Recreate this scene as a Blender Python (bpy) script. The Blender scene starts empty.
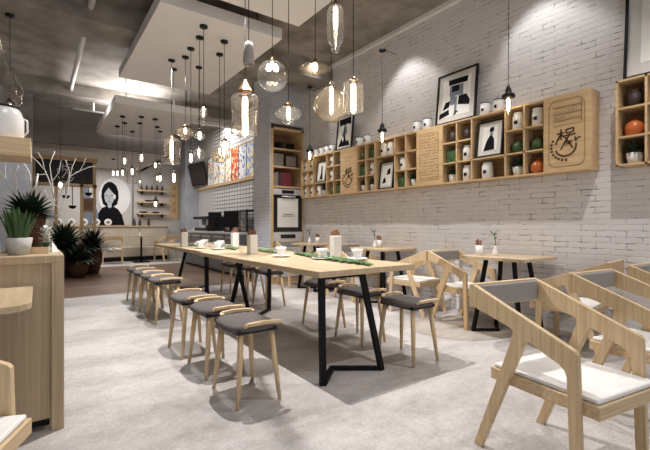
import bpy, math, random
from mathutils import Vector, Matrix
random.seed(7)
S = bpy.context.scene
COL = S.collection
PI = math.pi

# ------------------------------------------------------------------ materials
def mat(name):
    m = bpy.data.materials.new(name); m.use_nodes = True
    nt = m.node_tree
    return m, nt, nt.nodes['Principled BSDF']
def N(nt, t, **kw):
    n = nt.nodes.new(t)
    for k, v in kw.items():
        if hasattr(n, k): setattr(n, k, v)
    return n
def plain(name, col, rough=.5, metal=0, spec=.5):
    m, nt, b = mat(name)
    b.inputs['Base Color'].default_value = (*col, 1)
    b.inputs['Roughness'].default_value = rough
    b.inputs['Metallic'].default_value = metal
    b.inputs['Specular IOR Level'].default_value = spec
    return m
def noisy(name, c1, c2, scale=(5,5,5), rough=.6, detail=4, bump=0, lo=.35, hi=.65, spec=.3, nscale=1.0):
    m, nt, b = mat(name)
    tc = N(nt, 'ShaderNodeTexCoord'); mp = N(nt, 'ShaderNodeMapping')
    mp.inputs['Scale'].default_value = scale
    nz = N(nt, 'ShaderNodeTexNoise'); nz.inputs['Scale'].default_value = nscale; nz.inputs['Detail'].default_value = detail
    nz.inputs['Roughness'].default_value = .6
    cr = N(nt, 'ShaderNodeValToRGB')
    cr.color_ramp.elements[0].position = lo; cr.color_ramp.elements[0].color = (*c1, 1)
    cr.color_ramp.elements[1].position = hi; cr.color_ramp.elements[1].color = (*c2, 1)
    L = nt.links.new
    L(tc.outputs['Object'], mp.inputs['Vector']); L(mp.outputs[0], nz.inputs['Vector'])
    L(nz.outputs['Fac'], cr.inputs[0]); L(cr.outputs[0], b.inputs['Base Color'])
    b.inputs['Roughness'].default_value = rough
    b.inputs['Specular IOR Level'].default_value = spec
    if bump:
        bp = N(nt, 'ShaderNodeBump'); bp.inputs['Strength'].default_value = bump; bp.inputs['Distance'].default_value = .01
        L(nz.outputs['Fac'], bp.inputs['Height']); L(bp.outputs[0], b.inputs['Normal'])
    return m
def emit(name, col, power, base=(1,1,1)):
    m, nt, b = mat(name)
    b.inputs['Base Color'].default_value = (*base, 1)
    b.inputs['Emission Color'].default_value = (*col, 1)
    b.inputs['Emission Strength'].default_value = power
    return m
def glass(name, tint, edge, rough=.02, boost=1.0):
    # thin blown glass: clear when seen face on, darker and more reflective at grazing angles
    m = bpy.data.materials.new(name); m.use_nodes = True
    nt = m.node_tree; nt.nodes.clear(); L = nt.links.new
    out = N(nt, 'ShaderNodeOutputMaterial'); mx = N(nt, 'ShaderNodeMixShader')
    tr = N(nt, 'ShaderNodeBsdfTransparent'); gl = N(nt, 'ShaderNodeBsdfGlossy'); lw = N(nt, 'ShaderNodeLayerWeight')
    gl.inputs['Roughness'].default_value = rough; lw.inputs['Blend'].default_value = .5
    cr = N(nt, 'ShaderNodeValToRGB'); e = cr.color_ramp.elements
    e[0].position = .35; e[0].color = (*tint,1); e[1].position = .95; e[1].color = (*edge,1)
    pw = N(nt, 'ShaderNodeMath', operation='POWER'); pw.inputs[1].default_value = 2.2
    mt = N(nt, 'ShaderNodeMath', operation='MULTIPLY_ADD'); mt.inputs[1].default_value = boost; mt.inputs[2].default_value = .05
    L(lw.outputs['Facing'], cr.inputs[0]); L(cr.outputs[0], tr.inputs[0])
    L(lw.outputs['Facing'], pw.inputs[0]); L(pw.outputs[0], mt.inputs[0]); L(mt.outputs[0], mx.inputs[0])
    df = N(nt, 'ShaderNodeBsdfTranslucent'); df.inputs[0].default_value = (*tint,1); m0 = N(nt, 'ShaderNodeMixShader'); m0.inputs[0].default_value = .045
    L(tr.outputs[0], m0.inputs[1]); L(df.outputs[0], m0.inputs[2])
    L(m0.outputs[0], mx.inputs[1]); L(gl.outputs[0], mx.inputs[2]); L(mx.outputs[0], out.inputs[0])
    return m

OAK1, OAK2 = (.50,.355,.20), (.69,.53,.335)
M = {}
M['oak_z'] = noisy('oak upright grain', OAK1, OAK2, (70,70,2.5), .5, 3, lo=.3, hi=.7)
M['oak_x'] = noisy('oak cross grain', OAK1, OAK2, (2.5,70,70), .5, 3, lo=.3, hi=.7)
M['oak_y'] = noisy('oak long grain', OAK1, OAK2, (30,2.2,30), .45, 3, lo=.3, hi=.7)
M['oak_top'] = noisy('pale oak table top', (.43,.33,.20), (.56,.44,.295), (26,1.6,26), .35, 3, lo=.3, hi=.7)
M['oak_shelf'] = noisy('honey oak shelf', (.52,.355,.19), (.68,.49,.28), (30,3,30), .5, 3, lo=.3, hi=.7)
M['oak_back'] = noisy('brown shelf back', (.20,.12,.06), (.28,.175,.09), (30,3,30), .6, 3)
M['counter'] = noisy('counter oak veneer', (.37,.28,.175), (.50,.39,.255), (150,150,1.8), .5, 3, lo=.3, hi=.7)
M['black_metal'] = plain('black powder coated metal', (.004,.004,.0045), .6, 0, .2)
M['black'] = plain('black plastic', (.008,.008,.009), .5, 0, .3)
M['dark_glass'] = plain('black screen glass', (.012,.012,.014), .15)
M['brown_screen'] = plain('dark brown screen', (.035,.022,.016), .25)
M['bronze'] = plain('dark bronze cap', (.10,.065,.04), .3, .8)
M['copper'] = plain('copper cap', (.55,.32,.16), .25, .85)
M['white'] = plain('white ceramic', (.78,.77,.75), .25)
M['paper'] = plain('white paper', (.80,.79,.76), .7)
M['mat_board'] = plain('grey white mount board', (.60,.58,.55), .8)
M['picture_ink'] = plain('black ink', (.007,.007,.010), .8, 0, .1)
M['picture_grey'] = plain('blue grey ink', (.16,.19,.25), .6)
M['mural_skin'] = plain('pale grey blue paint', (.46,.48,.52), .8)
M['silver'] = plain('brushed steel', (.70,.70,.71), .35, .25)
M['grey_metal'] = plain('dull steel', (.22,.23,.24), .4, .6)
M['panel_white'] = noisy('matt white board', (.80,.785,.78), (.83,.815,.81), (2,2,2), .8)
M['cushion_grey'] = noisy('grey wool seat', (.085,.075,.075), (.15,.135,.13), (160,160,160), .95, 2)
M['pad_grey'] = noisy('grey back upholstery', (.27,.25,.235), (.33,.31,.29), (120,120,120), .9, 2)
M['seat_white'] = noisy('white leatherette', (.74,.73,.71), (.80,.79,.77), (30,30,30), .55, 2)
M['concrete'] = noisy('raw concrete', (.20,.18,.16), (.36,.33,.295), (2.6,2.6,3), .85, 10, bump=.3, lo=.36, hi=.66)
M['concrete_dark'] = noisy('brown grey render', (.17,.15,.14), (.21,.19,.175), (1.5,1.5,1.5), .85, 5)
M['far_paint'] = noisy('warm white paint', (.54,.52,.50), (.58,.56,.54), (1,1,1), .85, 3)
M['blue_grey'] = noisy('pale blue grey paint', (.36,.38,.42), (.47,.49,.53), (3,3,3), .8, 5)
M['terracotta'] = plain('orange glaze', (.50,.13,.03), .3)
M['brown_pot'] = noisy('reddish brown pot', (.06,.026,.016), (.12,.055,.034), (6,6,30), .6, 4)
M['green_glaze'] = noisy('green glaze', (.03,.075,.03), (.085,.15,.06), (20,20,20), .3, 3)
M['grey_pot'] = noisy('grey cement pot', (.40,.38,.35), (.50,.48,.45), (20,20,20), .7, 3)
M['soil'] = plain('soil', (.03,.02,.013), .95)
M['leaf'] = noisy('leaf green', (.022,.06,.018), (.065,.14,.04), (9,9,9), .45, 3, spec=.5)
M['leaf_dark'] = noisy('dark leaf', (.006,.015,.007), (.02,.042,.016), (9,9,9), .5, 3, spec=.5)
M['leaf_banana'] = noisy('runner leaf', (.02,.07,.015), (.07,.16,.035), (30,8,30), .45, 3, spec=.5)
M['leaf_pale'] = noisy('pale leaf', (.45,.46,.42), (.72,.72,.68), (20,20,20), .6, 3)
M['branch_white'] = noisy('bleached branch', (.62,.58,.54), (.80,.77,.73), (12,12,12), .7, 4)
M['book_red'] = plain('dark red book', (.16,.022,.035), .6)
M['book_grey'] = plain('grey book', (.23,.20,.19), .6)
M['book_dark'] = plain('dark book', (.045,.03,.03), .6)
M['board_black'] = plain('blackboard', (.012,.014,.015), .6)
M['chalk'] = plain('chalk line', (.75,.74,.72), .9)
M['burnt'] = plain('burnt brown engraving', (.07,.035,.015), .8)
M['burnt_light'] = plain('light engraving', (.27,.17,.085), .8)
M['brown_card'] = noisy('brown printed card', (.18,.07,.04), (.40,.22,.15), (60,60,60), .7, 2)
M['bench'] = noisy('beige bench fabric', (.46,.40,.32), (.52,.46,.38), (4,4,4), .8, 3)
M['bulb'] = emit('warm lit filament tube', (1.0,.86,.66), 22)
M['bulb_small'] = emit('warm lit bulb', (1.0,.86,.66), 8)
M['glass_clear'] = glass('clear glass', (.93,.92,.90), (.42,.40,.37), boost=.55)
M['glass_amber'] = glass('amber glass', (.93,.85,.72), (.55,.42,.28), boost=.5)
M['glass_smoke'] = glass('smoked glass', (.90,.85,.80), (.30,.25,.20), boost=.6)
M['glass_thin'] = glass('bulb envelope glass', (.95,.91,.85), (.55,.50,.42), boost=.4)
M['frost'] = plain('ribbed grey metal', (.36,.34,.32), .45)

def brick_mat(name, c1, c2, mortar, vec, bw=.27, bh=.068, bump=.5, dark=(.16,.14,.13)):
    m, nt, b = mat(name); L = nt.links.new
    tc = N(nt, 'ShaderNodeTexCoord'); sp = N(nt, 'ShaderNodeSeparateXYZ'); cb = N(nt, 'ShaderNodeCombineXYZ')
    L(tc.outputs['Object'], sp.inputs[0]); L(sp.outputs[vec[0]], cb.inputs[0]); L(sp.outputs[vec[1]], cb.inputs[1])
    # a little wobble so the courses look hand laid
    nz0 = N(nt, 'ShaderNodeTexNoise'); nz0.inputs['Scale'].default_value = 7; L(tc.outputs['Object'], nz0.inputs['Vector'])
    ad = N(nt, 'ShaderNodeVectorMath', operation='MULTIPLY_ADD')
    L(nz0.outputs['Color'], ad.inputs[0]); ad.inputs[1].default_value = (.016,.016,0); L(cb.outputs[0], ad.inputs[2])
    br = N(nt, 'ShaderNodeTexBrick'); L(ad.outputs[0], br.inputs['Vector'])
    br.inputs['Color1'].default_value = (*c1,1); br.inputs['Color2'].default_value = (*c2,1); br.inputs['Mortar'].default_value = (*mortar,1)
    br.inputs['Scale'].default_value = 1; br.inputs['Mortar Size'].default_value = .0055; br.inputs['Mortar Smooth'].default_value = .6
    br.inputs['Brick Width'].default_value = bw; br.inputs['Row Height'].default_value = bh; br.inputs['Bias'].default_value = 0
    # broken dark gaps where the paint did not fill the joint
    nz = N(nt, 'ShaderNodeTexNoise'); nz.inputs['Scale'].default_value = 8; nz.inputs['Detail'].default_value = 5; nz.inputs['Roughness'].default_value = .7
    L(tc.outputs['Object'], nz.inputs['Vector'])
    mr = N(nt, 'ShaderNodeMapRange'); mr.inputs['From Min'].default_value = .50; mr.inputs['From Max'].default_value = .62
    L(nz.outputs['Fac'], mr.inputs['Value'])
    mu = N(nt, 'ShaderNodeMath', operation='MULTIPLY'); L(mr.outputs[0], mu.inputs[0]); L(br.outputs['Fac'], mu.inputs[1])
    mx = N(nt, 'ShaderNodeMixRGB'); L(mu.outputs[0], mx.inputs[0]); L(br.outputs['Color'], mx.inputs[1]); mx.inputs[2].default_value = (*dark,1)
    L(mx.outputs[0], b.inputs['Base Color']); b.inputs['Roughness'].default_value = .75; b.inputs['Specular IOR Level'].default_value = .25
    bp = N(nt, 'ShaderNodeBump'); bp.invert = True; bp.inputs['Strength'].default_value = bump; bp.inputs['Distance'].default_value = .012
    L(br.outputs['Fac'], bp.inputs['Height']); L(bp.outputs[0], b.inputs['Normal'])
    return m
M['brick'] = brick_mat('white painted brick', (.72,.70,.705), (.77,.75,.755), (.68,.66,.665), ('Y','Z'), .23, .053, .35, (.22,.205,.20))
M['brick_blue'] = brick_mat('shaded white brick', (.50,.51,.55), (.55,.56,.59), (.42,.43,.47), ('Y','Z'), .2, .06, .3, (.27,.29,.33))  # white brick of the column, its bluish shade put into the colour
M['brick_shaded_x'] = brick_mat('shaded white brick front', (.43,.45,.49), (.49,.51,.55), (.33,.35,.39), ('X','Z'), .2, .06, .3, (.27,.29,.33))  # same shade tint, coursed along the front face

def tile_mat():
    m, nt, b = mat('white wall with square tiles'); L = nt.links.new
    tc = N(nt, 'ShaderNodeTexCoord'); sp = N(nt, 'ShaderNodeSeparateXYZ'); cb = N(nt, 'ShaderNodeCombineXYZ')
    L(tc.outputs['Object'], sp.inputs[0]); L(sp.outputs['Y'], cb.inputs[0]); L(sp.outputs['Z'], cb.inputs[1])
    br = N(nt, 'ShaderNodeTexBrick', offset=0.0); L(cb.outputs[0], br.inputs['Vector'])
    br.inputs['Color1'].default_value = (.72,.71,.70,1); br.inputs['Color2'].default_value = (.75,.74,.73,1); br.inputs['Mortar'].default_value = (.10,.10,.11,1)
    br.inputs['Scale'].default_value = 1; br.inputs['Mortar Size'].default_value = .010; br.inputs['Mortar Smooth'].default_value = 0
    br.inputs['Brick Width'].default_value = .17; br.inputs['Row Height'].default_value = .10
    L(br.outputs['Color'], b.inputs['Base Color']); b.inputs['Roughness'].default_value = .3
    return m
M['tile'] = tile_mat()

def floor_mat():
    m, nt, b = mat('polished concrete floor'); L = nt.links.new
    tc = N(nt, 'ShaderNodeTexCoord')
    n1 = N(nt, 'ShaderNodeTexNoise'); n1.inputs['Scale'].default_value = 1.1; n1.inputs['Detail'].default_value = 8; n1.inputs['Roughness'].default_value = .62
    n2 = N(nt, 'ShaderNodeTexNoise'); n2.inputs['Scale'].default_value = 14; n2.inputs['Detail'].default_value = 6; n2.inputs['Roughness'].default_value = .7
    mp = N(nt, 'ShaderNodeMapping'); mp.inputs['Scale'].default_value = (1,2.2,1); mp.inputs['Rotation'].default_value = (0,0,.5)
    L(tc.outputs['Object'], mp.inputs['Vector']); L(mp.outputs[0], n1.inputs['Vector']); L(tc.outputs['Object'], n2.inputs['Vector'])
    mx = N(nt, 'ShaderNodeMath', operation='MULTIPLY_ADD'); mx.inputs[1].default_value = .55; 
    L(n2.outputs['Fac'], mx.inputs[0]); L(n1.outputs['Fac'], mx.inputs[2])
    cr = N(nt, 'ShaderNodeValToRGB'); e = cr.color_ramp.elements
    e[0].position = .50; e[0].color = (.27,.25,.235,1); e[1].position = .90; e[1].color = (.50,.475,.465,1)
    n3 = N(nt, 'ShaderNodeTexNoise'); n3.inputs['Scale'].default_value = 70; n3.inputs['Detail'].default_value = 4; L(tc.outputs['Object'], n3.inputs['Vector'])
    ov = N(nt, 'ShaderNodeMixRGB', blend_type='OVERLAY'); ov.inputs[0].default_value = .35
    L(mx.outputs[0], cr.inputs[0]); L(cr.outputs[0], ov.inputs[1]); L(n3.outputs['Fac'], ov.inputs[2]); L(ov.outputs[0], b.inputs['Base Color'])
    b.inputs['Roughness'].default_value = .5; b.inputs['Specular IOR Level'].default_value = .4
    bp = N(nt, 'ShaderNodeBump'); bp.inputs['Strength'].default_value = .12; bp.inputs['Distance'].default_value = .01
    L(n2.outputs['Fac'], bp.inputs['Height']); L(bp.outputs[0], b.inputs['Normal'])
    return m
M['floor'] = floor_mat()
def plank_mat():
    m, nt, b = mat('dark wood plank floor'); L = nt.links.new
    tc = N(nt, 'ShaderNodeTexCoord')
    br = N(nt, 'ShaderNodeTexBrick'); L(tc.outputs['Object'], br.inputs['Vector'])
    br.inputs['Color1'].default_value = (.12,.075,.052,1); br.inputs['Color2'].default_value = (.25,.165,.12,1); br.inputs['Mortar'].default_value = (.05,.03,.02,1)
    br.inputs['Scale'].default_value = 1; br.inputs['Mortar Size'].default_value = .004; br.inputs['Brick Width'].default_value = 1.6; br.inputs['Row Height'].default_value = .15
    L(br.outputs['Color'], b.inputs['Base Color']); b.inputs['Roughness'].default_value = .35
    return m
M['plank'] = plank_mat()
M['far_tile'] = noisy('pale floor tile', (.50,.48,.46), (.58,.56,.54), (2,2,2), .4, 3)

# ------------------------------------------------------------------ mesh builder
class MB:
    def __init__(s): s.v = []; s.f = []; s.mi = []; s.cur = 0; s.sm = []; s.smooth = False
    def add(s, vs, fs):
        o = len(s.v); s.v += [tuple(p) for p in vs]
        for f in fs: s.f.append([i+o for i in f]); s.mi.append(s.cur); s.sm.append(s.smooth)
    def box(s, x0, x1, y0, y1, z0, z1):
        s.add([(x0,y0,z0),(x1,y0,z0),(x1,y1,z0),(x0,y1,z0),(x0,y0,z1),(x1,y0,z1),(x1,y1,z1),(x0,y1,z1)],
              [(0,3,2,1),(4,5,6,7),(0,1,5,4),(1,2,6,5),(2,3,7,6),(3,0,4,7)]); return s
    def bar(s, a, b, w, h, up=(0,0,1), w2=None, h2=None):
        a, b = Vector(a), Vector(b); d = (b-a).normalized(); u = Vector(up)
        if abs(d.dot(u)) > .95: u = Vector((0,1,0))
        sd = d.cross(u).normalized(); u = sd.cross(d).normalized()
        w2 = w if w2 is None else w2; h2 = h if h2 is None else h2
        vs = []
        for p, ww, hh in ((a,w,h),(b,w2,h2)):
            for i, j in ((-1,-1),(1,-1),(1,1),(-1,1)): vs.append(p + sd*ww/2*i + u*hh/2*j)
        s.add(vs, [(3,2,1,0),(4,5,6,7),(0,1,5,4),(1,2,6,5),(2,3,7,6),(3,0,4,7)]); return s
    def tube(s, pts, rs, n=8, cap=True):
        pts = [Vector(p) for p in pts]
        if not isinstance(rs, (list,tuple)): rs = [rs]*len(pts)
        vs = []; prev = None
        for i, p in enumerate(pts):
            d = (pts[min(i+1,len(pts)-1)] - pts[max(i-1,0)]).normalized()
            if prev is None:
                u = Vector((0,0,1)) if abs(d.z) < .9 else Vector((1,0,0))
                sd = d.cross(u).normalized()
            else: sd = (prev - d*prev.dot(d)).normalized()
            prev = sd; u = sd.cross(d)
            for k in range(n):
                a = 2*PI*k/n; vs.append(p + (sd*math.cos(a) + u*math.sin(a))*rs[i])
        fs = []
        for i in range(len(pts)-1):
            for k in range(n): fs.append((i*n+k, i*n+(k+1)%n, (i+1)*n+(k+1)%n, (i+1)*n+k))
        sm = s.smooth; s.smooth = True; s.add(vs, fs); s.smooth = sm
        if cap:
            o = len(s.v) - len(vs)
            s.f.append([o+k for k in reversed(range(n))]); s.mi.append(s.cur); s.sm.append(False)
            s.f.append([o+(len(pts)-1)*n+k for k in range(n)]); s.mi.append(s.cur); s.sm.append(False)
        return s
    def lathe(s, prof, c=(0,0,0), n=20, smooth=True, wob=0):
        vs = []; fs = []
        for i, (r, z) in enumerate(prof):
            for k in range(n):
                a = 2*PI*k/n; rr = max(r,.0004)*(1 + wob*math.sin(3*a+z*9))
                vs.append((c[0]+rr*math.cos(a), c[1]+rr*math.sin(a), c[2]+z))
        for i in range(len(prof)-1):
            for k in range(n): fs.append((i*n+k, i*n+(k+1)%n, (i+1)*n+(k+1)%n, (i+1)*n+k))
        sm = s.smooth; s.smooth = smooth; s.add(vs, fs); s.smooth = sm; return s
    def prism(s, poly, axis, t0, t1):
        # poly in the two axes that are not AXIS (x: (y,z); y: (x,z); z: (x,y))
        def P(a, b, t): return {'x':(t,a,b),'y':(a,t,b),'z':(a,b,t)}[axis]
        n = len(poly); vs = [P(a,b,t0) for a,b in poly] + [P(a,b,t1) for a,b in poly]
        s.add(vs, [tuple(range(n)), tuple(range(2*n-1,n-1,-1))] + [(i,i+n,(i+1)%n+n,(i+1)%n) for i in range(n)]); return s
    def leaf(s, base, dirv, length, width, droop=.5, n=5, fold=.15):
        base = Vector(base); d = Vector(dirv).normalized(); sd = d.cross(Vector((0,0,1)))
        sd = sd.normalized() if sd.length > .05 else Vector((math.cos(length*99), math.sin(length*99), 0))
        vs = []; p = base.copy(); dd = d.copy()
        for i in range(n+1):
            t = i/n; w = width*(math.sin(PI*min(1,(t*.92+.08)))**.8)*.5 + .0006
            up = sd.cross(dd)
            vs += [p - sd*w + up*w*fold, p, p + sd*w + up*w*fold]
            dd = (dd + Vector((0,0,-droop/n))).normalized(); p = p + dd*length/n
        fs = []
        for i in range(n): fs += [(3*i,3*i+1,3*i+4,3*i+3),(3*i+1,3*i+2,3*i+5,3*i+4)]
        sm = s.smooth; s.smooth = True; s.add(vs, fs); s.smooth = sm; return s
    def build(s, name, mats, parent=None, bevel=0, **props):
        me = bpy.data.meshes.new(name); me.from_pydata(s.v, [], s.f)
        if not isinstance(mats, (list,tuple)): mats = [mats]
        for m in mats: me.materials.append(M[m] if isinstance(m, str) else m)
        me.polygons.foreach_set('material_index', s.mi); me.polygons.foreach_set('use_smooth', s.sm); me.validate(); me.update()
        o = bpy.data.objects.new(name, me); COL.objects.link(o)
        if parent is not None: o.parent = parent
        if bevel:
            b = o.modifiers.new('bevel', 'BEVEL'); b.width = bevel; b.segments = 2; b.limit_method = 'ANGLE'
        for k, v in props.items(): o[k] = v
        return o
def fixn(o):
    import bmesh
    bm = bmesh.new(); bm.from_mesh(o.data); bmesh.ops.recalc_face_normals(bm, faces=bm.faces); bm.to_mesh(o.data); bm.free(); return o
def thing(name, label, cat, loc=(0,0,0), rz=0, group=None):
    o = bpy.data.objects.new(name, None); COL.objects.link(o); o.empty_display_size = .1
    o.location = loc; o.rotation_euler = (0,0,rz); o['label'] = label; o['category'] = cat
    if group: o['group'] = group
    return o
def tag(o, label, cat, group=None, loc=None, rz=None):
    o['label'] = label; o['category'] = cat
    if group: o['group'] = group
    if loc is not None: o.location = loc
    if rz is not None: o.rotation_euler = (0,0,rz)
    return o
def struct(name, mb, m): 
    o = mb.build(name, m); o['kind'] = 'structure'; return o
def dup(root, loc, rz, label, group=None):
    r = root.copy(); COL.objects.link(r); r.location = loc; r.rotation_euler = (root.rotation_euler[0], root.rotation_euler[1], rz); r['label'] = label
    if group: r['group'] = group
    for ch in list(root.children):
        c = ch.copy(); COL.objects.link(c); c.parent = r
        for g in ch.children:
            d = g.copy(); COL.objects.link(d); d.parent = c
    return r

# ------------------------------------------------------------------ room shell
W, H, YF = 4.03, 3.73, 13.2
XL, YB = -3.6, -2.6
struct('floor', MB().box(XL,W+.2,YB,6.8,-.1,0), 'floor')
struct('floor.001', MB().box(XL,W+.2,6.8,11.2,-.1,0), 'plank')
struct('floor.002', MB().box(XL,W+.2,11.2,YF+.2,-.1,.012), 'far_tile')
struct('ceiling', MB().box(XL,W+.2,YB,YF+.2,H,H+.1), 'concrete')
struct('wall_right', MB().box(W,W+.15,YB,6.9,0,H), 'brick')
struct('wall_right.001', MB().box(W,W+.15,6.9,11.0,0,H), 'tile')
struct('wall_right.002', MB().box(W,W+.15,11.0,YF,0,H), 'far_paint')
struct('wall_far', MB().box(XL,W+.15,YF,YF+.15,0,H), 'far_paint')
struct('wall_left', MB().box(XL-.15,XL,YB,YF,0,H), 'far_paint')
# dropped far ceiling with its grey-brown fascia
struct('ceiling.001', MB().box(-.08,2.6,9.86,YF,2.7,2.82), 'far_paint')
struct('wall_fascia', MB().box(-.08,2.6,9.75,9.86,2.7,3.45), 'concrete_dark')
struct('wall_fascia.001', MB().box(2.5,2.6,9.86,YF,2.7,3.45), 'far_paint')
struct('column_concrete', MB().box(-1.3,-.08,9.5,10.0,0,H), 'concrete')
struct('trim_1', MB().box(-1.3,-.09,9.46,9.5,0,2.42), 'blue_grey')
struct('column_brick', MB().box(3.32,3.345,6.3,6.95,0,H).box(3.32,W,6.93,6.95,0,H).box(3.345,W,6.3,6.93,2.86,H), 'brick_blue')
struct('column_far', MB().box(3.62,W,12.3,12.7,0,H), 'blue_grey')
b = MB().box(XL,W,5.4,5.95,3.45,H); struct('beam_1', b, 'concrete')
b = MB().box(XL,W,8.9,9.3,3.5,H); struct('beam_2', b, 'concrete')
b = MB().box(XL,W,1.2,1.7,3.45,H); struct('beam_3', b, 'concrete')
struct('trim_2', MB().box(W-.05,W,YB,6.3,H-.05,H), 'panel_white')
struct('trim_3', MB().box(2.6,W,9.3,9.38,3.42,3.5), 'panel_white')
struct('baseboard_right', MB().box(W-.012,W,YB,5.9,0,.06), 'far_paint')

# suspended ceiling panels
PG = 'suspended white ceiling panels'
p = MB().box(-.7,.7,-1.265,1.265,0,.13).build('ceiling_panel', 'panel_white')
tag(p, 'middle white suspended ceiling panel with nine black cord roses', 'ceiling panel', PG, (1.70,5.505,3.3))
q = p.copy(); COL.objects.link(q); tag(q, 'white ceiling panel cut off by the top of the photo, over the large glass lamps', 'ceiling panel', PG, (1.70,2.595,3.3))
q = p.copy(); COL.objects.link(q); tag(q, 'lowest and most distant white ceiling panel, in front of the brown fascia', 'ceiling panel', PG, (1.70,8.405,3.0))
for i, (px, z0) in enumerate((((1.7,5.5),3.43),((1.7,2.6),3.43),((1.7,8.4),3.13))):
    mb = MB()
    for sx in (-.5,.5):
        for sy in (-1,1): mb.tube([(px[0]+sx,px[1]+sy,z0),(px[0]+sx,px[1]+sy,H)], .006, 6)
    o = mb.build('panel_hanger', 'black_metal'); o.name = 'hanger_rods'
    tag(o, ['thin steel rods holding up the middle ceiling panel','thin steel rods holding up the ceiling panel above the large glass lamps','thin steel rods holding up the most distant ceiling panel'][i], 'rod', 'rods holding the ceiling panels')

# ceiling pipes
mb = MB().tube([(.5,2.0,3.60),(.5,5.4,3.60)], .036, 12)
mb.tube([(.5,5.95,3.60),(.5,8.9,3.60)], .036, 12)
mb.tube([(.5,5.3,3.60),(.5,6.0,3.60)], .035, 10)
root = mb.build('ceiling_pipe', 'panel_white'); tag(root, 'long pale pipe running away under the concrete ceiling through the beam', 'pipe')
MB().tube([(.5,4.75,3.60),(1.9,4.75,3.60)], .025, 10).build('branch_pipe', 'panel_white', root)
mb = MB().tube([(.55,9.2,3.32),(2.3,9.2,3.32)], .018, 10); mb.tube([(.9,9.2,3.32),(.9,9.2,3.5)],.02,8)
tag(mb.build('ceiling_pipe', 'panel_white'), 'short pale pipe in front of the brown fascia', 'pipe')

# ------------------------------------------------------------------ long tables
def make_table():
    t = thing('communal_table', 'near long oak communal table with bent black metal legs and leaf runner', 'table', (1.91,3.265,0), 0, 'long communal tables')
    MB().box(-.45,.45,-1.165,1.165,.708,.75).build('table_top', 'oak_top', t, .004)
    for s in (1,-1):
        def r(x,y,z): return (s*x,s*y,z)
        MB().bar(r(-.40,-1.12,.708), r(-.395,-1.13,0), .026,.042,(1,0,0)).build('leg', 'black_metal', t)
        MB().bar(r(-.05,-1.12,.708), r(.11,-1.15,0), .042,.026,(0,1,0)).build('leg', 'black_metal', t)
        MB().bar(r(-.40,-1.14,.012), r(-.17,-.93,.012), .04,.024).bar(r(-.185,-.93,.012), r(.125,-1.15,.012), .04,.024).build('floor_bar', 'black_metal', t)
        MB().bar(r(-.42,-1.125,.70), r(-.04,-1.125,.70), .03,.016).build('top_bracket', 'black_metal', t)
    return t
t1 = make_table()
dup(t1, (1.965,5.63,0), 0, 'far long oak communal table, standing end to end behind the near one')

# stools
def make_stool():
    t = thing('stool', 's', 'stool', (0,0,0), 0)
    mb = MB(); mb.smooth = True; K = 40
    def outl(f, a):
        c, q = math.cos(a), math.sin(a)
        e = .62 if c > 0 else .85     # rounder on one side
        x = math.copysign(abs(c)**e, c)*(.140 if c > 0 else .160); y = math.copysign(abs(q)**.55, q)*.196
        return x*f, y*f
    lv = [(0,.470,0),(.6,.470,0),(.88,.468,0),(.97,.462,0),(1,.450,0),(.985,.434,0),(.9,.428,0),(0,.428,0)]
    vs = []; fs = []
    for f, z_, _ in lv:
        for k in range(K):
            x, y = outl(max(f,.001), 2*PI*k/K); dz = -.05*max(0,-x-.07)**1.0*(1 if f > .3 else 0)*1.6
            vs.append((x, y, z_+dz))
    for i in range(len(lv)-1):
        for k in range(K): fs.append((i*K+k, i*K+(k+1)%K, (i+1)*K+(k+1)%K, (i+1)*K+k))
    mb.add(vs, fs); fixn(mb.build('seat_cushion', 'cushion_grey', t))
    for sy in (-1,1):
        mb = MB(); pts = [(-.085,sy*.178,.460),(-.078,sy*.198,.474),(.02,sy*.203,.479),(.125,sy*.200,.473),(.14,sy*.182,.460)]
        for a, b2 in zip(pts, pts[1:]): mb.bar(a, b2, .028, .020)
        mb.build('seat_rim', 'oak_x', t, .003)
    MB().box(-.13,.13,-.17,.17,.415,.438).build('seat_base', 'black', t)
    for sx in (-1,1):
        for sy in (-1,1):
            MB().tube([(sx*.095,sy*.145,.435),(sx*.115,sy*.168,.22),(sx*.135,sy*.19,0)], [.018,.0165,.011], 10).build('leg', 'oak_z', t)
    return t
st = make_stool(); SG = 'oak stools with grey cushions at the communal tables'
names = ['aisle-side oak stool with grey cushion nearest the camera, at the near long table',
 'second nearest aisle-side oak stool with grey cushion, behind the nearest one',
 'third aisle-side oak stool with grey cushion, level with the far end of the near table',
 'first aisle-side stool of the close row along the far long table',
 'second aisle-side stool of the close row along the far long table',
 'third aisle-side stool of the close row along the far long table',
 'last aisle-side stool, farthest away, next to the dark wood floor']
for i, (x, y) in enumerate([(1.055,2.32),(1.06,2.86),(1.05,3.38),(1.14,4.64),(1.14,5.07),(1.14,5.50),(1.14,5.93)]):
    if i == 0: st['label'] = names[0]; st['group'] = SG; st.location = (x,y,0)
    else: dup(st, (x,y,0), 0, names[i], SG)
names = ['wall-side oak stool nearest the camera, right of the splayed black leg',
 'second wall-side oak stool of the near long table, seen behind its black leg',
 'third wall-side oak stool at the near long table',
 'wall-side stool at the near end of the far long table', 'second wall-side stool tucked under the far long table',
 'last wall-side stool, below the till screens of the kitchen counter']
for i, (x, y) in enumerate([(2.38,2.2),(2.40,2.8),(2.42,3.4),(2.46,4.7),(2.48,5.3),(2.48,5.9)]):
    dup(st, (x,y,0), 0, names[i], SG)

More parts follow.
